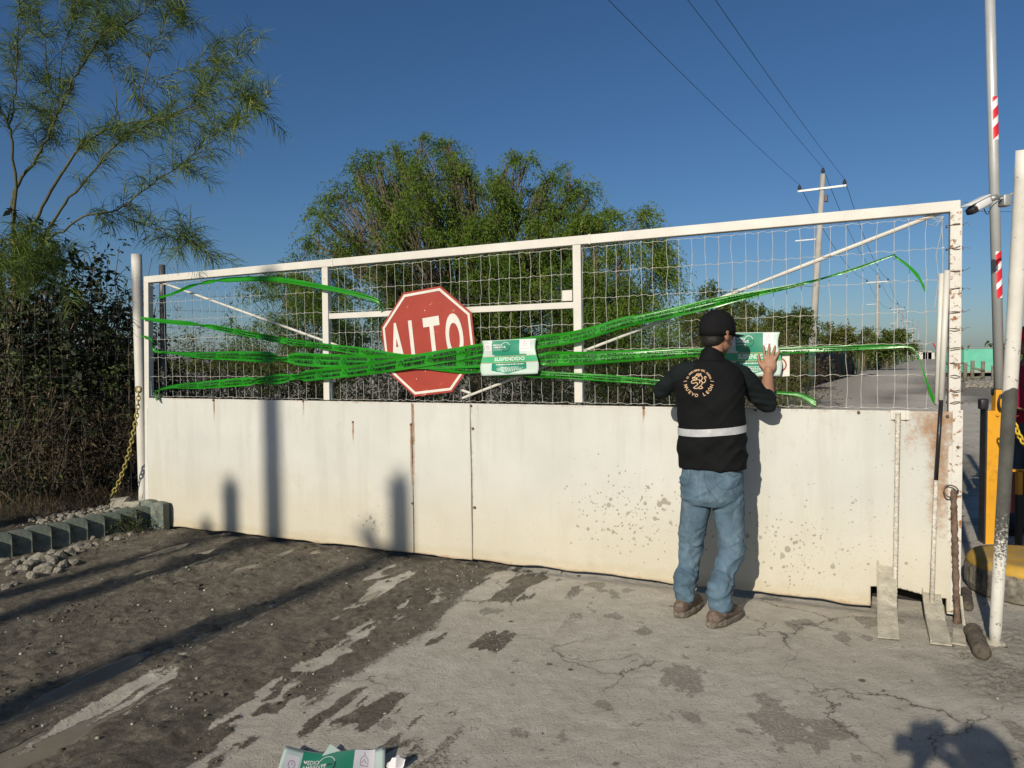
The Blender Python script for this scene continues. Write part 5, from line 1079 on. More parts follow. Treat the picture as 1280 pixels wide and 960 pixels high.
tape_patch(176, 122, [(.08, .36), (.53, .76), (.94, 1.2)]); tape_patch(373, 315, [(.03, .25), (.38, .62), (.76, 1.0)])
# leaning white pole
t = NT('half_painted_pole'); p = t.pos(); z = t.sep(p)['Z']; n1 = t.noise(24, 5, .7, p); n2 = t.noise(70, 4, .7, p); zz = t.math('ADD', z, t.math('MULTIPLY', t.math('SUBTRACT', t.noise(6, 3, .5, p), .5), .30))
white = t.ramp(t.noise(5, 5, .6, p), [(.3, (.58, .56, .49)), (.7, (.74, .72, .66))]); grey = t.ramp(t.noise(4, 5, .7, p), [(.3, (.045, .046, .042)), (.7, (.12, .12, .105))])
lowm = t.step(t.math('ADD', z, t.math('MULTIPLY', t.math('SUBTRACT', n2, .5), 1.3)), .42, .62, 1, 0); upm = t.step(zz, 1.335, 1.345)
c = t.mix(t.math('MAXIMUM', lowm, upm), grey, white); c = t.mix(t.math('MULTIPLY', t.step(n1, .62, .66, 0, .9), t.step(z, 1.0, 2.2, 1, .5)), c, (.09, .085, .07))
HP = t.out(c, .55, 0, t.bump(n1, .2, .004)); g0 = G(1243, 803, 0); tp = P(1281, 178, 3.08); lp = thing('leaning_pole', 'leaning round pole painted white above and chipped white below grey', 'pole', g0); bm = BM(); tube(bm, [g0 - Vector((0, 0, .03)) + (tp - g0) * (i / 20) for i in range(21)], [.0275 + .005 * i / 20 for i in range(21)], 24); obj('shaft', bm, HP, lp, True)
bm = BM(); ellip(bm, g0, (.055, .055, .022), seg=14); obj('footing', bm, PALE, lp, True)
# concrete filled tyre with yellow top
tc = G(1290, 742, 0); tc = Vector((tc.x, tc.y, 0)); ty = thing('tyre_base', 'muddy tyre filled with concrete and painted yellow on top behind the leaning pole', 'tyre', tc); bm = BM(); R = .36; prof = [(R * .88, 0), (R * .97, .02), (R, .06), (R, .15), (R * .97, .19), (R * .90, .22), (R * .86, .225)]
def lathe(bm, c_, prof, n=48, f=None):
    rr = [[bm.verts.new(c_ + Vector((r_ * (f(k / n * 6.283, z) if f else 1) * math.cos(k / n * 6.283), r_ * (f(k / n * 6.283, z) if f else 1) * math.sin(k / n * 6.283), z))) for k in range(n)] for r_, z in prof]
    for a, b in zip(rr, rr[1:]):
        for k in range(n): bm.faces.new((a[k], a[(k + 1) % n], b[(k + 1) % n], b[k]))
    bm.faces.new(rr[0][::-1]); bm.faces.new(rr[-1])
MUDR = mat_simple('muddy_rubber', (.20, .18, .14), .9, 0, .4, 10, .4, 60, (.05, .045, .04), .6)
lathe(bm, tc, prof, 96, lambda a, z: 1 + (.012 * (math.sin(a * 40) > 0) if .03 < z < .18 else 0)); obj('tyre', bm, MUDR, ty); bm = BM(); lathe(bm, tc, [(R * .985, .165), (R * .98, .195), (R * .91, .228), (R * .75, .234), (R * .3, .24)], 48); obj('painted_top', bm, mat_simple('chalky_yellow', (.42, .25, .035), .8, 0, .2, 6, .3, 40, (.28, .22, .12), .5), ty, True)
bm = BM(); tube(bm, [tc + Vector((.06, .05, .22)), tc + Vector((.08, .05, 1.15))], .03, 12); obj('stub_post', bm, YP, ty, True)
# striped short rail near the red shirted man
q = P(1268, 587, 5.3); sr = thing('guard_rail', 'small yellow and black rail in front of the man in the red shirt', 'rail', (q.x, 5.3, 0)); bm = BM(); bar(bm, P(1262, 588, 5.3), P(1285, 588, 5.3), .015, .03, (0, 0, 1)); bar(bm, P(1274, 588, 5.3), P(1273.5, 618, 5.3), .035, .03, (1, 0, 0)); obj('yellow_rail', bm, YP, sr)
bm = BM(); e = P(1273, 655, 5.3); bar(bm, P(1273.5, 618, 5.3), Vector((e.x, 5.3, 0)), .035, .03, (1, 0, 0)); obj('black_leg', bm, BLK, sr); bm = BM(); bar(bm, P(1262, 590, 5.5), P(1262, 640, 5.5), .09, .05, (1, 0, 0)); obj('red_panel', bm, mat_simple('dark_red_metal', (.10, .012, .014), .5), sr)
bm = BM(); q0 = P(1289, 458, 5.2); bar(bm, Vector((q0.x, 5.2, 0)), q0 + Vector((0, 0, -.1)), .05, .05, (1, 0, 0), .004); tag(obj('yellow_post', bm, YP), 'slim square yellow post at the right edge of the photo', 'post')
chain('chain', 'bright yellow chain slung at the right edge of the photo', [P(1262, 512, 5.1), P(1268, 530, 5.1), P(1276, 548, 5.1), P(1290, 566, 5.1)], .045, .007, mat_simple('bright_yellow_plastic', (.60, .42, .03), .5, 0, .1, 10, 0))
# surveillance camera on its mast
Yc = 5.0; mq = P(1304, 480, Yc); sm = thing('camera_mast', 'slim grey mast at the right, outside the photo, carrying the camera arm', 'mast', (mq.x, Yc, 0)); bm = BM(); tube(bm, [(mq.x, Yc, 0), (mq.x, Yc, 3.1)], .035, 12); obj('mast', bm, STEEL, sm, True)
cw = mat_simple('camera_white', (.66, .66, .64), .4, 0, .05, 10, 0); sc = thing('surveillance_camera', 'white surveillance camera with a black front on a thin arm', 'camera', P(1222, 258, Yc)); bm = BM(); a = P(1240, 248, Yc); b = P(1213, 262, Yc - .05); d = (b - a).normalized(); u = (Vector((0, 0, 1)) - d * d.z).normalized(); s_ = d.cross(u)
box(bm, a.lerp(b, .52), .14, .07, .065, d, s_, u, .018); bar(bm, a.lerp(b, .2) + u * .035, b + u * .036 + d * .03, .075, .012, u.cross(d), .003); obj('housing', bm, cw, sc, True)
bm = BM(); ellip(bm, b - d * .008 - u * .008, (.03, .034, .03), d, s_, u); box(bm, b - d * .01 - u * .012, .05, .066, .045, d, s_, u, .01); obj('lens_dome', bm, BLK, sc, True)
bm = BM(); tube(bm, [P(1238, 249, Yc), P(1246, 246, Yc)], [.02, .02], 10); box(bm, P(1256, 251, Yc + .02), .055, .07, .08, None, None, None, .008); tube(bm, [P(1250, 249, Yc), P(1268, 241, Yc), (mq.x, Yc, P(1304, 228, Yc).z)], .0085, 8); obj('bracket_arm', bm, STEEL, sc, True)
bm = BM(); pts = [P(1228, 256, Yc), P(1234, 268, Yc), P(1240, 258, Yc), P(1247, 252, Yc)]; tube(bm, [Vector(q) for q in crom([tuple(q) for q in pts], 5)], .003, 5); obj('cable', bm, BLK, sc, True)
for py in (253, 264):
    bm = BM(); tube(bm, [P(1205, py, 30), P(1300, py + 1, 30)], .01, 4); tag(obj('power_line', bm, WR), ['upper', 'lower'][py > 260] + ' thin cable crossing the sky behind the surveillance camera', 'power line')
# papers on the ground
def gnotice(label, c4, seed, full=True):
    c4 = [G(x, y, 0.0) for x, y in c4]
    def fn(u, v, lift):
        p_ = c4[0].lerp(c4[1], u).lerp(c4[3].lerp(c4[2], u), v); z = .010 + .006 * math.exp(-(v / .16) ** 2) * (1 + .5 * math.sin(u * 7)) + .010 * math.sin(u * 8 + v * 5 + seed) + .022 * math.exp(-(u / .14) ** 2) * (.3 + .7 * v) + .022 * math.exp(-((1 - u) / .10) ** 2) * math.exp(-(v / .3) ** 2)
        return p_ + Vector((0, 0, z + lift + .004))
    return notice(label, fn, None, full)
gnotice('crumpled green and mint notice lying on the ground at the bottom of the photo', [(357, 944), (482, 946), (478, 1056), (318, 1046)], 2)
bm = BM(); a, b, c_ = G(402, 950), G(413, 938), G(437, 950); d = G(420, 965); bm.faces.new([bm.verts.new(q + Vector((0, 0, z))) for q, z in ((a, .012), (b, .025), (c_, .012), (d, .004))]); o = obj('paper_sheet', bm, MINT); m = o.modifiers.new('t', 'SOLIDIFY'); m.thickness = .0008; tag(o, 'mint paper sheet whose corner sticks up behind the notice on the ground', 'paper')
bm = BM(); bmesh.ops.create_icosphere(bm, subdivisions=4, radius=1); c_ = G(497, 962); rd = random.Random(9); pl = [(Vector((rd.gauss(0, 1), rd.gauss(0, 1), rd.gauss(0, 1))).normalized(), rd.uniform(.35, .8)) for _ in range(26)]
for v in bm.verts:
    w = v.co.copy()
    for n_, d in pl:
        e = v.co.dot(n_) - d
        if e > 0: v.co -= n_ * e * 1.25
    v.co = Vector((v.co.x * .055, v.co.y * .05, v.co.z * .045)) + c_ + Vector((0, 0, .035))
tag(obj('crumpled_paper', bm, WPAP), 'crumpled ball of white paper beside the notice on the ground', 'paper')
# ------------------------------------------------------------------ people
def solidify_body(bm, voxel, sm=6, wr=None, seed=0):
    """join overlapping shapes into one continuous skin, relax it, press in folds"""
    bmesh.ops.recalc_face_normals(bm, faces=bm.faces)
    me = bpy.data.meshes.new('tmp'); bm.to_mesh(me); bm.free(); o = bpy.data.objects.new('tmp', me); C.objects.link(o)
    r_ = o.modifiers.new('r', 'REMESH'); r_.mode = 'VOXEL'; r_.voxel_size = voxel
    if sm: s = o.modifiers.new('s', 'SMOOTH'); s.factor = .5; s.iterations = sm
    dg = bpy.context.evaluated_depsgraph_get(); dg.update(); out = bpy.data.meshes.new_from_object(o.evaluated_get(dg)); bpy.data.objects.remove(o); bpy.data.meshes.remove(me)
    n = len(out.vertices); co = np.empty(n * 3); out.vertices.foreach_get('co', co); co = co.reshape(-1, 3)
    if wr is not None:
        nr_ = np.empty(n * 3); out.vertices.foreach_get('normal', nr_); nr_ = nr_.reshape(-1, 3); co = co + nr_ * wr(co, nr_)[:, None]; out.vertices.foreach_set('co', co.ravel()); out.update()
    return out
def ring_stack(bm, rows, r, f, n=28, sq=.82):
    rr = []
    for c_, rx, ry in rows:
        c_ = Vector(c_); ring = []
        for k in range(n):
            a = 2 * math.pi * k / n; ca, sa = math.cos(a), math.sin(a); ca = math.copysign(abs(ca) ** sq, ca); sa = math.copysign(abs(sa) ** sq, sa); ring.append(bm.verts.new(c_ + r * (rx * ca) + f * (ry * sa)))
        rr.append(ring)
    for a, b in zip(rr, rr[1:]):
        for k in range(n): bm.faces.new((a[k], a[(k + 1) % n], b[(k + 1) % n], b[k]))
    bm.faces.new(rr[0][::-1]); bm.faces.new(rr[-1])
def fabric(name, col, rough=.85, var=.15, weave=900, ws=.15, wash=None):
    t = NT(name); p = t.pos(); n_ = t.noise(9, 5, .6, p); w = t.noise(weave / 4, 2, .5, p); c = t.ramp(n_, [(.3, tuple(k * (1 - var) for k in col)), (.7, tuple(k * (1 + var) for k in col))])
    if wash: c = t.mix(t.step(t.noise(16, 6, .75, t.mapv(p, (1, 1, .35))), .48, .72, 0, .6), c, wash)
    c = t.mix(t.step(w, .5, .7, 0, .25), c, tuple(k * 1.5 for k in col)); return t.out(c, rough, 0, t.bump(w, ws, .002), .07)
SKIN = mat_simple('skin', (.30, .155, .095), .55, 0, .12, 14, .1, 120); SKIN_D = mat_simple('tanned_skin', (.20, .095, .055), .55, 0, .12, 14, .1, 120); HAIR = mat_simple('dark_hair', (.010, .008, .007), .6, 0, .3, 60, .5, 120)
def hand(bm, wrist, d, side, palm_n, s=1.0, spread=1.0, curl=.25, thumb=1):
    """wrist point, d towards fingertips, side towards the thumb, palm_n out of the palm"""
    d = Vector(d).normalized(); side = Vector(side); side = (side - d * side.dot(d)).normalized(); pn = Vector(palm_n); pn = (pn - d * pn.dot(d) - side * pn.dot(side)).normalized()
    L = .092 * s
    ellip(bm, wrist + d * L * .52, (.043 * s, .052 * s, .014 * s), side, d, pn, 16, 10); ellip(bm, wrist + d * L * .72, (.041 * s, .030 * s, .014 * s), side, d, pn, 14, 8); ellip(bm, wrist + d * .022 * s + side * .016 * s, (.018 * s, .030 * s, .014 * s), side, d, pn)
    capsule(bm, wrist - d * .03 * s, wrist + d * .02 * s, .025 * s, .026 * s)
    for k, (o, ln, a) in enumerate(((.030, .074, .16), (.010, .083, .03), (-.011, .077, -.10), (-.030, .060, -.28))):
        b = wrist + d * (L * (1.0 - abs(k - 1.2) * .035)) + side * o * s; fd_ = (d + side * math.tan(a * spread)).normalized(); pts = [b - fd_ * .02 * s]; cu = 0
        for seg in (.42, .33, .25): cu += curl * .45; dd = (fd_ * math.cos(cu) + pn * math.sin(cu)).normalized(); pts.append(pts[-1] + dd * ((ln * seg + (.02 if seg == .42 else 0)) * s))
        limb(bm, pts, [.0092 * s, .0088 * s, .0080 * s, .0066 * s], 10)
    b = wrist + d * .022 * s + side * .022 * s; td = (d * .72 + side * .72 * (.6 + .4 * spread)).normalized(); limb(bm, [b, b + td * .04 * s, b + (td * .9 + d * .25).normalized() * .068 * s, b + (td * .7 + d * .5).normalized() * .092 * s], [.015 * s, .0115 * s, .0100 * s, .0078 * s], 10)
def head(bm, c_, r, f, s=1.0, ears=True):
    """c_ centre of the skull"""
    u = Vector((0, 0, 1))
    ellip(bm, c_ + u * .012 * s, (.077 * s, .096 * s, .098 * s), r, f, u, 20, 14); ellip(bm, c_ + f * .030 * s - u * .055 * s, (.058 * s, .066 * s, .065 * s), r, f, u, 18, 12); ellip(bm, c_ + f * .055 * s - u * .098 * s, (.030 * s, .028 * s, .022 * s), r, f, u)
    limb(bm, [c_ + f * .096 * s + u * .0, c_ + f * .116 * s - u * .035 * s], [.009 * s, .014 * s], 8); ellip(bm, c_ + f * .100 * s - u * .068 * s, (.024 * s, .010 * s, .007 * s), r, f, u); ellip(bm, c_ + f * .097 * s - u * .080 * s, (.020 * s, .010 * s, .007 * s), r, f, u)
    for q in (-1, 1):
        ellip(bm, c_ + f * .088 * s + r * q * .032 * s + u * .004 * s, (.020 * s, .012 * s, .009 * s), r, f, u)
        if ears: ellip(bm, c_ + r * q * .080 * s - f * .006 * s - u * .022 * s, (.010 * s, .018 * s, .031 * s), (r + f * -.3 * q).normalized(), f, u); ellip(bm, c_ + r * q * .084 * s - f * .010 * s - u * .004 * s, (.008 * s, .017 * s, .014 * s), r, f, u)
def wr_cloth(fx, fz, amp, seed, bands=(), axis_u=(1, 0, 0)):
    au = np.array(axis_u)
    def w(co, n):
        u = co @ au; z = co[:, 2]; v = co[:, 1]
        q = (fbm(u * fx + z * 3 + seed, z * fz + u * 2.5, 4, seed) - .5) * 2 * amp + (fbm(v * fx + seed, z * fz + v * 4, 3, seed + 7) - .5) * amp
        for (zc, hw, fr, am) in bands: q = q + am * np.exp(-((z - zc) / hw) ** 2) * np.sin(z * fr + u * 14 + 3 * fbm(u * 5, z * 5, 2, 3))
        return q
    return w
def ridged(a): return 1 - np.abs(a * 2 - 1)
def wr_jeans(kz, r):
    au = np.array(r)
    def w(co, n):
        u = co @ au; v = co[:, 1]; z = co[:, 2]
        side = u + .6 * v
        k1 = ridged(fbm(side * 5 + 3, z * 11 + side * 9, 3, 5)) ** 3; k2 = ridged(fbm(side * 7 + 9, z * 14 - side * 10, 3, 15)) ** 3
        zone = .35 + .9 * np.exp(-((z - kz) / .11) ** 2) + 1.1 * np.exp(-((z - .19) / .11) ** 2) + .7 * np.exp(-((z - .76) / .07) ** 2)
        long_ = (fbm(side * 12, z * 2.2, 3, 21) - .5) * .010
        return (k1 * .7 + k2 * .6 - .35) * .017 * zone + long_ + (fbm(side * 30, z * 30, 2, 8) - .5) * .003
    return w
def wr_vest(r):
    au = np.array(r)
    def w(co, n):
        u = co @ au; v = co[:, 1]; z = co[:, 2]; s_ = u + .4 * v
        k1 = ridged(fbm(s_ * 3.5 + 1, z * 6 + s_ * 5, 3, 31)) ** 3; k2 = ridged(fbm(s_ * 4 + 7, z * 7 - s_ * 6, 3, 37)) ** 3
        return (k1 + k2 - .5) * .013 * (.5 + .9 * np.exp(-((z - .98) / .09) ** 2) + .5 * np.exp(-((z - 1.3) / .1) ** 2)) + (fbm(s_ * 20, z * 14, 2, 3) - .5) * .004
    return w
def boots(bm_u, bm_s, ank, d, s=1.0):
    d = Vector(d).normalized(); r = Vector((d.y, -d.x, 0)); g_ = Vector((ank.x, ank.y, 0)); u = Vector((0, 0, 1)); heel = g_ - d * .06 * s
    ring_stack(bm_s, [(g_ + d * .055 * s + u * z, .047 * s * k, .152 * s * k) for z, k in ((.001, .94), (.006, 1.0), (.026, 1.03), (.036, .98))], r, d, 28, .75)
    limb(bm_u, [heel + u * .055 + d * .012, g_ + u * .075 + d * .03, g_ + d * .10 * s + u * .055, g_ + d * .155 * s + u * .045], [.042 * s, .046 * s, .042 * s, .036 * s], 16); limb(bm_u, [g_ + u * .07, g_ + u * .17 - d * .005], [.046 * s, .047 * s], 16); limb(bm_u, [g_ + u * .15, g_ + u * .165], [.050 * s, .050 * s], 16)
# ---- the man at the gate
def man():
    r = Vector((.93, -.36, 0)).normalized(); f = Vector((.36, .93, 0)).normalized(); u = Vector((0, 0, 1)); Yb_ = 4.22
    q = lambda x, y, Y=Yb_: P(x, y, Y)
    aL = G(856, 768); aR = G(899, 781); hipc = q(888, 590)
    root = thing('person', 'man in a black cap, black vest and jeans pressing a notice to the gate', 'person', Vector(((aL.x + aR.x) / 2, (aL.y + aR.y) / 2, 0)))
    # hand geometry on the gate plane
    wr_ = W(960, 466, .115); ft = W(966, 418, .092); el = q(958, 503, 4.34); shR = q(926, 468, 4.26)
    elL = q(828, 487, 4.40); shL = q(853, 466, 4.24); wl = W(852, 474, .12)
    hc = q(896, 415, 4.27); hf = (f * .80 + r * .62).normalized(); hr = Vector((hf.y, -hf.x, 0))
    # body: one continuous skin figure (head, neck, arms, hands, trunk, legs inside the clothes)
    bm = BM(); head(bm, hc, hr, hf, 1.05); limb(bm, [hc - u * .07 - hf * .015, q(890, 452, 4.24)], [.052, .056], 16); limb(bm, [q(890, 452, 4.24), q(889, 500), hipc], [.06, .11, .12], 16)
    limb(bm, [q(889, 462), shR, el, wr_], [.06, .05, .042, .026], 14); limb(bm, [q(889, 462), shL, elL, wl], [.06, .05, .040, .026], 14)
    limb(bm, [el, el.lerp(wr_, .35), wr_], [.043, .044, .026], 14)
    hand(bm, wr_, (ft - wr_), -gdir * 1.0, -gn, 1.02, 1.25, .10); hand(bm, wl, Vector((.2, 1, .45)), gdir, -gn, 1.0, .8, .7)
    kL = q(864, 678, 4.30); kR = q(915, 684, 4.16); hL = q(870, 605, 4.25); hR = q(908, 606, 4.19)
    cL, cR2 = q(859, 715, 4.26), q(905, 720, 4.10); limb(bm, [hipc, hL, kL, cL, aL + u * .12], [.10, .06, .042, .036, .03], 12); limb(bm, [hipc, hR, kR, cR2, aR + u * .12], [.10, .06, .042, .036, .03], 12)
    body = link('body', solidify_body(bm, .0048, 3), SKIN, root, True)
    # hair
    bm = BM(); ellip(bm, hc + u * .008 - hf * .012, (.082, .098, .095), hr, hf, u, 20, 14); ellip(bm, hc - hf * .045 - u * .045, (.066, .055, .055), hr, hf, u); me = solidify_body(bm, .007, 2); link('hair', me, HAIR, root, True)
    # cap
    CAPM = fabric('black_cap_cloth', (.010, .010, .011), .85); bm = BM(); ring_stack(bm, [(hc + u * z + hf * .004, rx, ry) for z, rx, ry in ((-.022, .094, .112), (.01, .096, .116), (.045, .095, .114), (.080, .087, .103), (.106, .068, .080), (.124, .040, .048), (.131, .01, .012))], hr, hf, 30, 1.0)
    o = thing_part = obj('cap', bm, CAPM, root, True)
    bm = BM(); n = 14; g_ = []
    for i in range(n + 1):
        a = -1.05 + 2.1 * i / n; row = []
        for j in range(5): rr_ = .096 + .112 * j / 4 * (math.cos(a * .75)); row.append(bm.verts.new(hc + hf * (math.cos(a) * (.105 + (rr_ - .092))) + hr * (math.sin(a) * .088) + u * (-.006 - .012 * j / 4 - .018 * abs(math.sin(a)) ** 2)))
        g_.append(row)
    for i in range(n):
        for j in range(4): bm.faces.new((g_[i][j], g_[i + 1][j], g_[i + 1][j + 1], g_[i][j + 1]))
    br = obj('brim', bm, CAPM, o, True); m = br.modifiers.new('t', 'SOLIDIFY'); m.thickness = .004
    bm = BM(); bar(bm, hc - hf * .104 + u * -.004 - hr * .022, hc - hf * .104 + u * -.004 + hr * .022, .012, .004, u); obj('strap', bm, mat_simple('cap_strap', (.05, .05, .05), .6, 0, .1, 9, 0), o)
    # shirt (sleeves and collar)
    SH = fabric('dark_shirt_cloth', (.011, .015, .016), .85, .2); bm = BM(); cuffR = el.lerp(wr_, .20); cuffL = elL.lerp(wl, .6)
    limb(bm, [q(893, 462), shR - u * .01, shR.lerp(el, .5) - u * .008, el - u * .004, cuffR], [.07, .070, .064, .062, .055], 18); limb(bm, [q(885, 462), shL - u * .01, shL.lerp(elL, .5), elL, cuffL], [.07, .068, .060, .056, .048], 18)
    limb(bm, [q(890, 449, 4.25), q(890, 458, 4.24)], [.064, .072], 18); sm_ = solidify_body(bm, .008, 4, wr_cloth(16, 22, .009, 4, ((el.z, .06, 150, .004),), r)); link('shirt', sm_, SH, root, True)
    # vest
    VE = fabric('black_vest_cloth', (.0075, .0078, .0085), .8, .15); bm = BM()
    lv = [(584, 891, .190, .134), (570, 891, .188, .136), (545, 890, .184, .132), (520, 889, .186, .130), (495, 887.5, .192, .132), (478, 886.5, .190, .125), (466, 887, .178, .108), (458, 889, .140, .088), (451, 890, .085, .070)]
    ring_stack(bm, [(q(x, y), rx, ry) for y, x, rx, ry in lv], r, f, 40, .80); limb(bm, [shL + r * .035 + u * -.012, q(889, 457), shR - r * .03 + u * -.012], [.060, .060, .060], 16)
    limb(bm, [q(890, 446, 4.25), q(890, 453, 4.24)], [.068, .075], 20)
    vm = solidify_body(bm, .0075, 3, wr_vest(r)); bv = BVHTree.FromPolygons([v.co[:] for v in vm.vertices], [tuple(p_.vertices) for p_ in vm.polygons]); ve = link('vest', vm, VE, root, True)
    c0 = q(889, 477) - f * .6; vd = f
    def onv(x, y, o_=.003, c=c0, bv=bv):
        s0 = c + r * x + u * y; hit = bv.ray_cast(s0, vd); 
        return (hit[0] - f * o_) if hit[0] is not None else s0 + f * .46
    # crest
    GC = mat_simple('gold_thread', (.50, .33, .19), .6, 0, .15, 40, .1); cx = q(876, 473) ; cx = (cx - c0).dot(r); cy = (q(876, 477) - c0).z; k = .84
    bm = BM()
    def arc_text(s, R_, a_mid, span, size, up=True):
        n_ = len(s)
        for i, ch in enumerate(s):
            a = a_mid + (span * (i / (n_ - 1) - .5)) * (-1 if up else 1)
            ca, sa = math.cos(a), math.sin(a)
            if up: fn = lambda x, y, a=a: onv(cx + math.cos(a) * (R_ + y) + math.sin(a) * x, cy + math.sin(a) * (R_ + y) - math.cos(a) * x)
            else: fn = lambda x, y, a=a: onv(cx + math.cos(a) * (R_ - y) - math.sin(a) * x, cy + math.sin(a) * (R_ - y) + math.cos(a) * x)
            if ch != ' ': put_text(bm, ch, fn, size, .03, 'CENTER', 1.0, 2)
    arc_text('EL GOBIERNO DEL NUEVO', .064, math.pi * .5, 2.45, .0148); arc_text('NUEVO LEÓN', .084, -math.pi * .5, 2.55, .025, False)
    for sg in (-1, 1): stroke2d(bm, lambda x, y: onv(cx + x, cy + y), [(sg * .067, .007), (sg * .085, .004)], .0035)
    K = .043; f2 = lambda x, y: onv(cx + x * K, cy + y * K + .004)
    for pts in ([(-.1, 1.05), (-.28, .98), (-.3, .85), (.25, .85), (.22, 1.05), (.0, .95), (-.1, 1.05)], [(.2, .85), (.42, .62), (.45, .3), (.25, .1), (.5, -.1), (.42, -.4), (.3, -.6), (.55, -.85), (.1, -.95), (.05, -.75), (.25, -.6)],
                [(-.3, .85), (-.55, .6), (-.45, .45), (-.2, .5), (-.35, .3), (-.1, .25)], [(-.45, .45), (-.8, .55), (-.75, .3), (-.5, .3)], [(-.3, .2), (-.85, .1), (-.95, -.15), (-.7, -.25), (-.35, -.1)], [(-.35, -.1), (-.1, -.35), (-.3, -.55), (-.65, -.85), (-.2, -.92), (.05, -.75)],
                [(.45, -.2), (.8, -.1), (.9, .25), (.7, .45), (.85, .65), (1.0, .5)], [(-.15, .7), (.05, .72), (.0, .6)], [(.0, .3), (.15, .0), (.05, -.25)]):
        stroke2d(bm, f2, [tuple(p_) for p_ in crom([(a, b, 0) for a, b in pts], 4)][:] if False else [(p_[0], p_[1]) for p_ in crom([(a, b, 0) for a, b in pts], 4)], .11)
    obj('crest', bm, GC, ve)
    # reflective band wrapped round the vest
    RB = mat_simple('reflective_grey', (.36, .37, .38), .45, 0, .12, 30, .1); ax = q(889, 535); bm = BM(); prev = None; n = 72
    for i in range(n + 1):
        a = 2 * math.pi * i / n; d = r * math.cos(a) + f * math.sin(a); row = []
        zc = ax.z - .004 + .012 * math.sin(a) + .010 * (math.cos(a))
        for dz in (-.021, -.007, .007, .021):
            s0 = Vector((ax.x, ax.y, zc + dz)) + d * .5; h = bv.ray_cast(s0, -d); row.append(bm.verts.new((h[0] if h[0] is not None else s0 - d * .3) + d * .004))
        if prev:
            for j in range(3): bm.faces.new((prev[j], row[j], row[j + 1], prev[j + 1]))
        prev = row
    obj('reflective_band', bm, RB, ve, True)
    # jeans
    DE = fabric('blue_denim', (.078, .125, .165), .85, .3, 900, .25, (.17, .22, .26)); bm = BM()
    ring_stack(bm, [(q(x, y, Y), rx, ry) for y, x, rx, ry, Y in ((572, 890, .162, .118, 4.22), (592, 889, .174, .130, 4.22), (612, 888, .174, .132, 4.215), (622, 888, .168, .124, 4.215), (630, 888, .140, .10, 4.215))], r, f, 32, .85)
    limb(bm, [q(872, 610, 4.235), q(869, 640, 4.26), kL, q(859, 715, 4.26), aL + u * .20, aL + u * .115], [.091, .083, .066, .057, .054, .060], 20); limb(bm, [q(908, 611, 4.19), q(912, 645, 4.18), kR, q(905, 720, 4.10), aR + u * .20, aR + u * .115], [.094, .086, .068, .060, .057, .063], 20)
    jm = solidify_body(bm, .0065, 3, wr_jeans(kR.z, r)); bj = BVHTree.FromPolygons([v.co[:] for v in jm.vertices], [tuple(p_.vertices) for p_ in jm.polygons]); je = link('jeans', jm, DE, root, True)
    ST = mat_simple('denim_seam', (.045, .075, .115), .8, 0, .2, 40, .1); bm = BM()
    def onj(px, py, o_=.0025): s0 = P(px, py, 3.3); d = (P(px, py, 5) - s0).normalized(); h = bj.ray_cast(s0, d); return (h[0] - d * o_) if h[0] is not None else s0 + d * .9
    for pts in ([(893, 586), (925, 587), (924, 604), (909, 612), (896, 606), (893, 586)], [(896, 592), (903, 596), (909, 592), (917, 596), (923, 592)], [(849, 585), (862, 586), (861, 603), (855, 607), (848, 602)], [(880, 586), (881, 600), (885, 612), (889, 622)], [(887, 614), (896, 626)]):
        cc_ = [(p_[0], p_[1]) for p_ in crom([(a, b, 0) for a, b in pts], 5)]; stroke2d(bm, onj, cc_, .9)
    obj('seams', bm, ST, je)
    # boots
    BU = mat_simple('brown_boot_leather', (.105, .072, .052), .75, 0, .3, 14, .4, 60, (.20, .175, .14), .45); BS = mat_simple('muddy_sole', (.15, .13, .10), .9, 0, .35, 25, .6, 70, (.07, .06, .05), .5)
    for a_, d_, nm in ((aL, Vector((.62, .75, 0)), 'left'), (aR, Vector((.72, .62, 0)), 'right')):
        b1_, b2_ = BM(), BM(); boots(b1_, b2_, a_ , d_, 1.04); bo = link('boot', solidify_body(b1_, .007, 3, wr_cloth(14, 22, .004, 5)), BU, root, True); bmesh.ops.translate(b2_, vec=(0, 0, .002), verts=b2_.verts); link('sole', solidify_body(b2_, .006, 1, wr_cloth(40, 10, .006, 9)), BS, bo, True)
man()
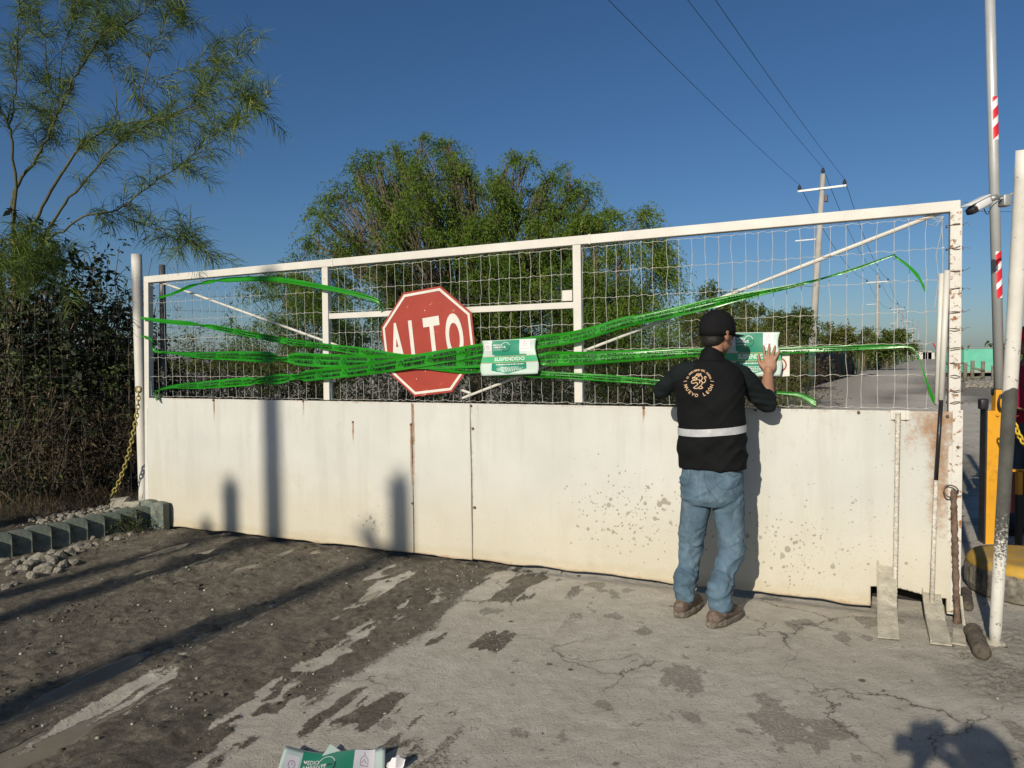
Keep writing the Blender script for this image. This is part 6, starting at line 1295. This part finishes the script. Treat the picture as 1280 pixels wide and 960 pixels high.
def simple_person(label, base, face, hgt, sh_mat, tr_mat, skin, capm=None, arms=None, phone=False, bootm=None, hat=False, seed=1):
    """standing figure; face = direction it looks; arms = list of (elbow, wrist, finger dir) in the body frame (right, forward, up)"""
    f = Vector(face).normalized(); r = Vector((f.y, -f.x, 0)); u = Vector((0, 0, 1)); b = Vector(base); s = hgt / 1.75; w = lambda x, y, z: b + (r * x + f * y + u * z) * s
    root = thing('person', label, 'person', b); hc = w(0, .02, 1.625); bm = BM(); head(bm, hc, r, f, s); limb(bm, [w(0, 0, 1.55), w(0, -.01, 1.42)], [.052 * s, .058 * s], 14); limb(bm, [w(0, 0, 1.40), w(0, 0, 1.15), w(0, 0, .95)], [.09 * s, .12 * s, .12 * s], 14)
    ar = arms or [((-.25, -.02, 1.12), (-.27, .10, .86), (0, .1, -1)), ((.25, -.02, 1.12), (.27, .10, .86), (0, .1, -1))]; sl = BM()
    for sg, (e, wr_, fdv) in zip((-1, 1), ar):
        S = w(sg * .18, 0, 1.38); E = w(*e); Wp = w(*wr_); limb(bm, [w(0, 0, 1.38), S, E, Wp], [.06 * s, .05 * s, .04 * s, .026 * s], 12); D = r * fdv[0] + f * fdv[1] + u * fdv[2]; hand(bm, Wp, D, (f if fdv[2] < -.5 else -r * sg), -r * sg, s, .6, .6)
        limb(sl, [w(0, 0, 1.36), S, S.lerp(E, .9)], [.08 * s, .068 * s, .06 * s], 14)
    for sg in (-1, 1): limb(bm, [w(0, 0, .95), w(sg * .09, 0, .88), w(sg * .10, .02, .48), w(sg * .11, -.01, .12)], [.1 * s, .07 * s, .05 * s, .036 * s], 12)
    link('body', solidify_body(bm, .007, 3), skin, root, True)
    ring_stack(sl, [(w(0, 0, z), x * s, y * s) for z, x, y in ((.90, .185, .135), (1.0, .18, .13), (1.2, .19, .135), (1.34, .19, .115), (1.41, .14, .09), (1.45, .07, .06))], r, f, 28, .85); link('shirt', solidify_body(sl, .010, 4, wr_cloth(7, 8, .010, seed)), sh_mat, root, True)
    tb = BM(); ring_stack(tb, [(w(0, 0, z), x * s, y * s) for z, x, y in ((.80, .16, .12), (.86, .18, .135), (.95, .175, .13), (.99, .16, .12))], r, f, 26, .85)
    for sg in (-1, 1): limb(tb, [w(sg * .085, 0, .85), w(sg * .10, .02, .48), w(sg * .11, -.01, .10)], [.10 * s, .078 * s, .072 * s], 16)
    link('trousers', solidify_body(tb, .010, 4, wr_cloth(7, 8, .010, seed + 3)), tr_mat, root, True)
    for sg in (-1, 1): b1_, b2_ = BM(), BM(); boots(b1_, b2_, w(sg * .11, -.01, 0), f + r * .2 * sg, s); bo = link('shoe', solidify_body(b1_, .008, 3), bootm or BLK, root, True); obj('sole', b2_, BLK, bo)
    bm = BM(); ellip(bm, hc + u * .012 - f * .012, (.083 * s, .099 * s, .097 * s), r, f, u, 20, 14); link('hair', solidify_body(bm, .008, 1), HAIR, root, True)
    if capm:
        bm = BM(); ring_stack(bm, [(hc + (u * z + f * .004) * s, rx * s, ry * s) for z, rx, ry in ((-.01, .090, .108), (.03, .092, .110), (.07, .084, .10), (.105, .055, .066), (.118, .02, .024))], r, f, 28, 1.0); o = obj('cap', bm, capm, root, True); bm = BM(); ring_stack(bm, [(hc + (f * .13 + u * -.002) * s, .075 * s, .065 * s), (hc + (f * .13 + u * .004) * s, .074 * s, .064 * s)], r, f, 20, 1.0); obj('brim', bm, capm, o, True)
    if phone: return root, w
    return root
rq = G(1286, 672); RS = fabric('maroon_shirt_cloth', (.26, .022, .045), .8, .15); RC = fabric('red_cap_cloth', (.42, .012, .03), .8, .1); JD = fabric('dark_denim', (.045, .065, .10), .85, .2)
simple_person('man in a maroon shirt and red cap half cut off by the right edge', (rq.x, rq.y, 0), (-.95, -.30, 0), 1.74, RS, JD, SKIN_D, RC, [((-.25, -.06, 1.12), (-.12, .13, 1.06), (.5, .5, .1)), ((.25, -.06, 1.12), (.14, .14, 1.04), (-.5, .5, 0))], seed=3)
NV = fabric('navy_jacket_cloth', (.03, .035, .06), .85, .1)
pr, pw = simple_person('photographer standing behind the camera with both arms raised, out of the photo', (.10, -.40, 0), (-.05, 1, 0), 1.72, NV, JD, SKIN_D, fabric('grey_cap_cloth', (.1, .1, .1)), [((-.30, .14, 1.20), (-.09, .30, 1.46), (.3, .4, .8)), ((.27, .14, 1.20), (.045, .30, 1.46), (-.3, .4, .8))], True, seed=5)
bm = BM(); box(bm, (0.0, -.075, 1.50), .155, .008, .075, None, None, None, .003); tag(obj('phone', bm, BLK), 'dark phone held up by the photographer, out of the photo', 'phone')
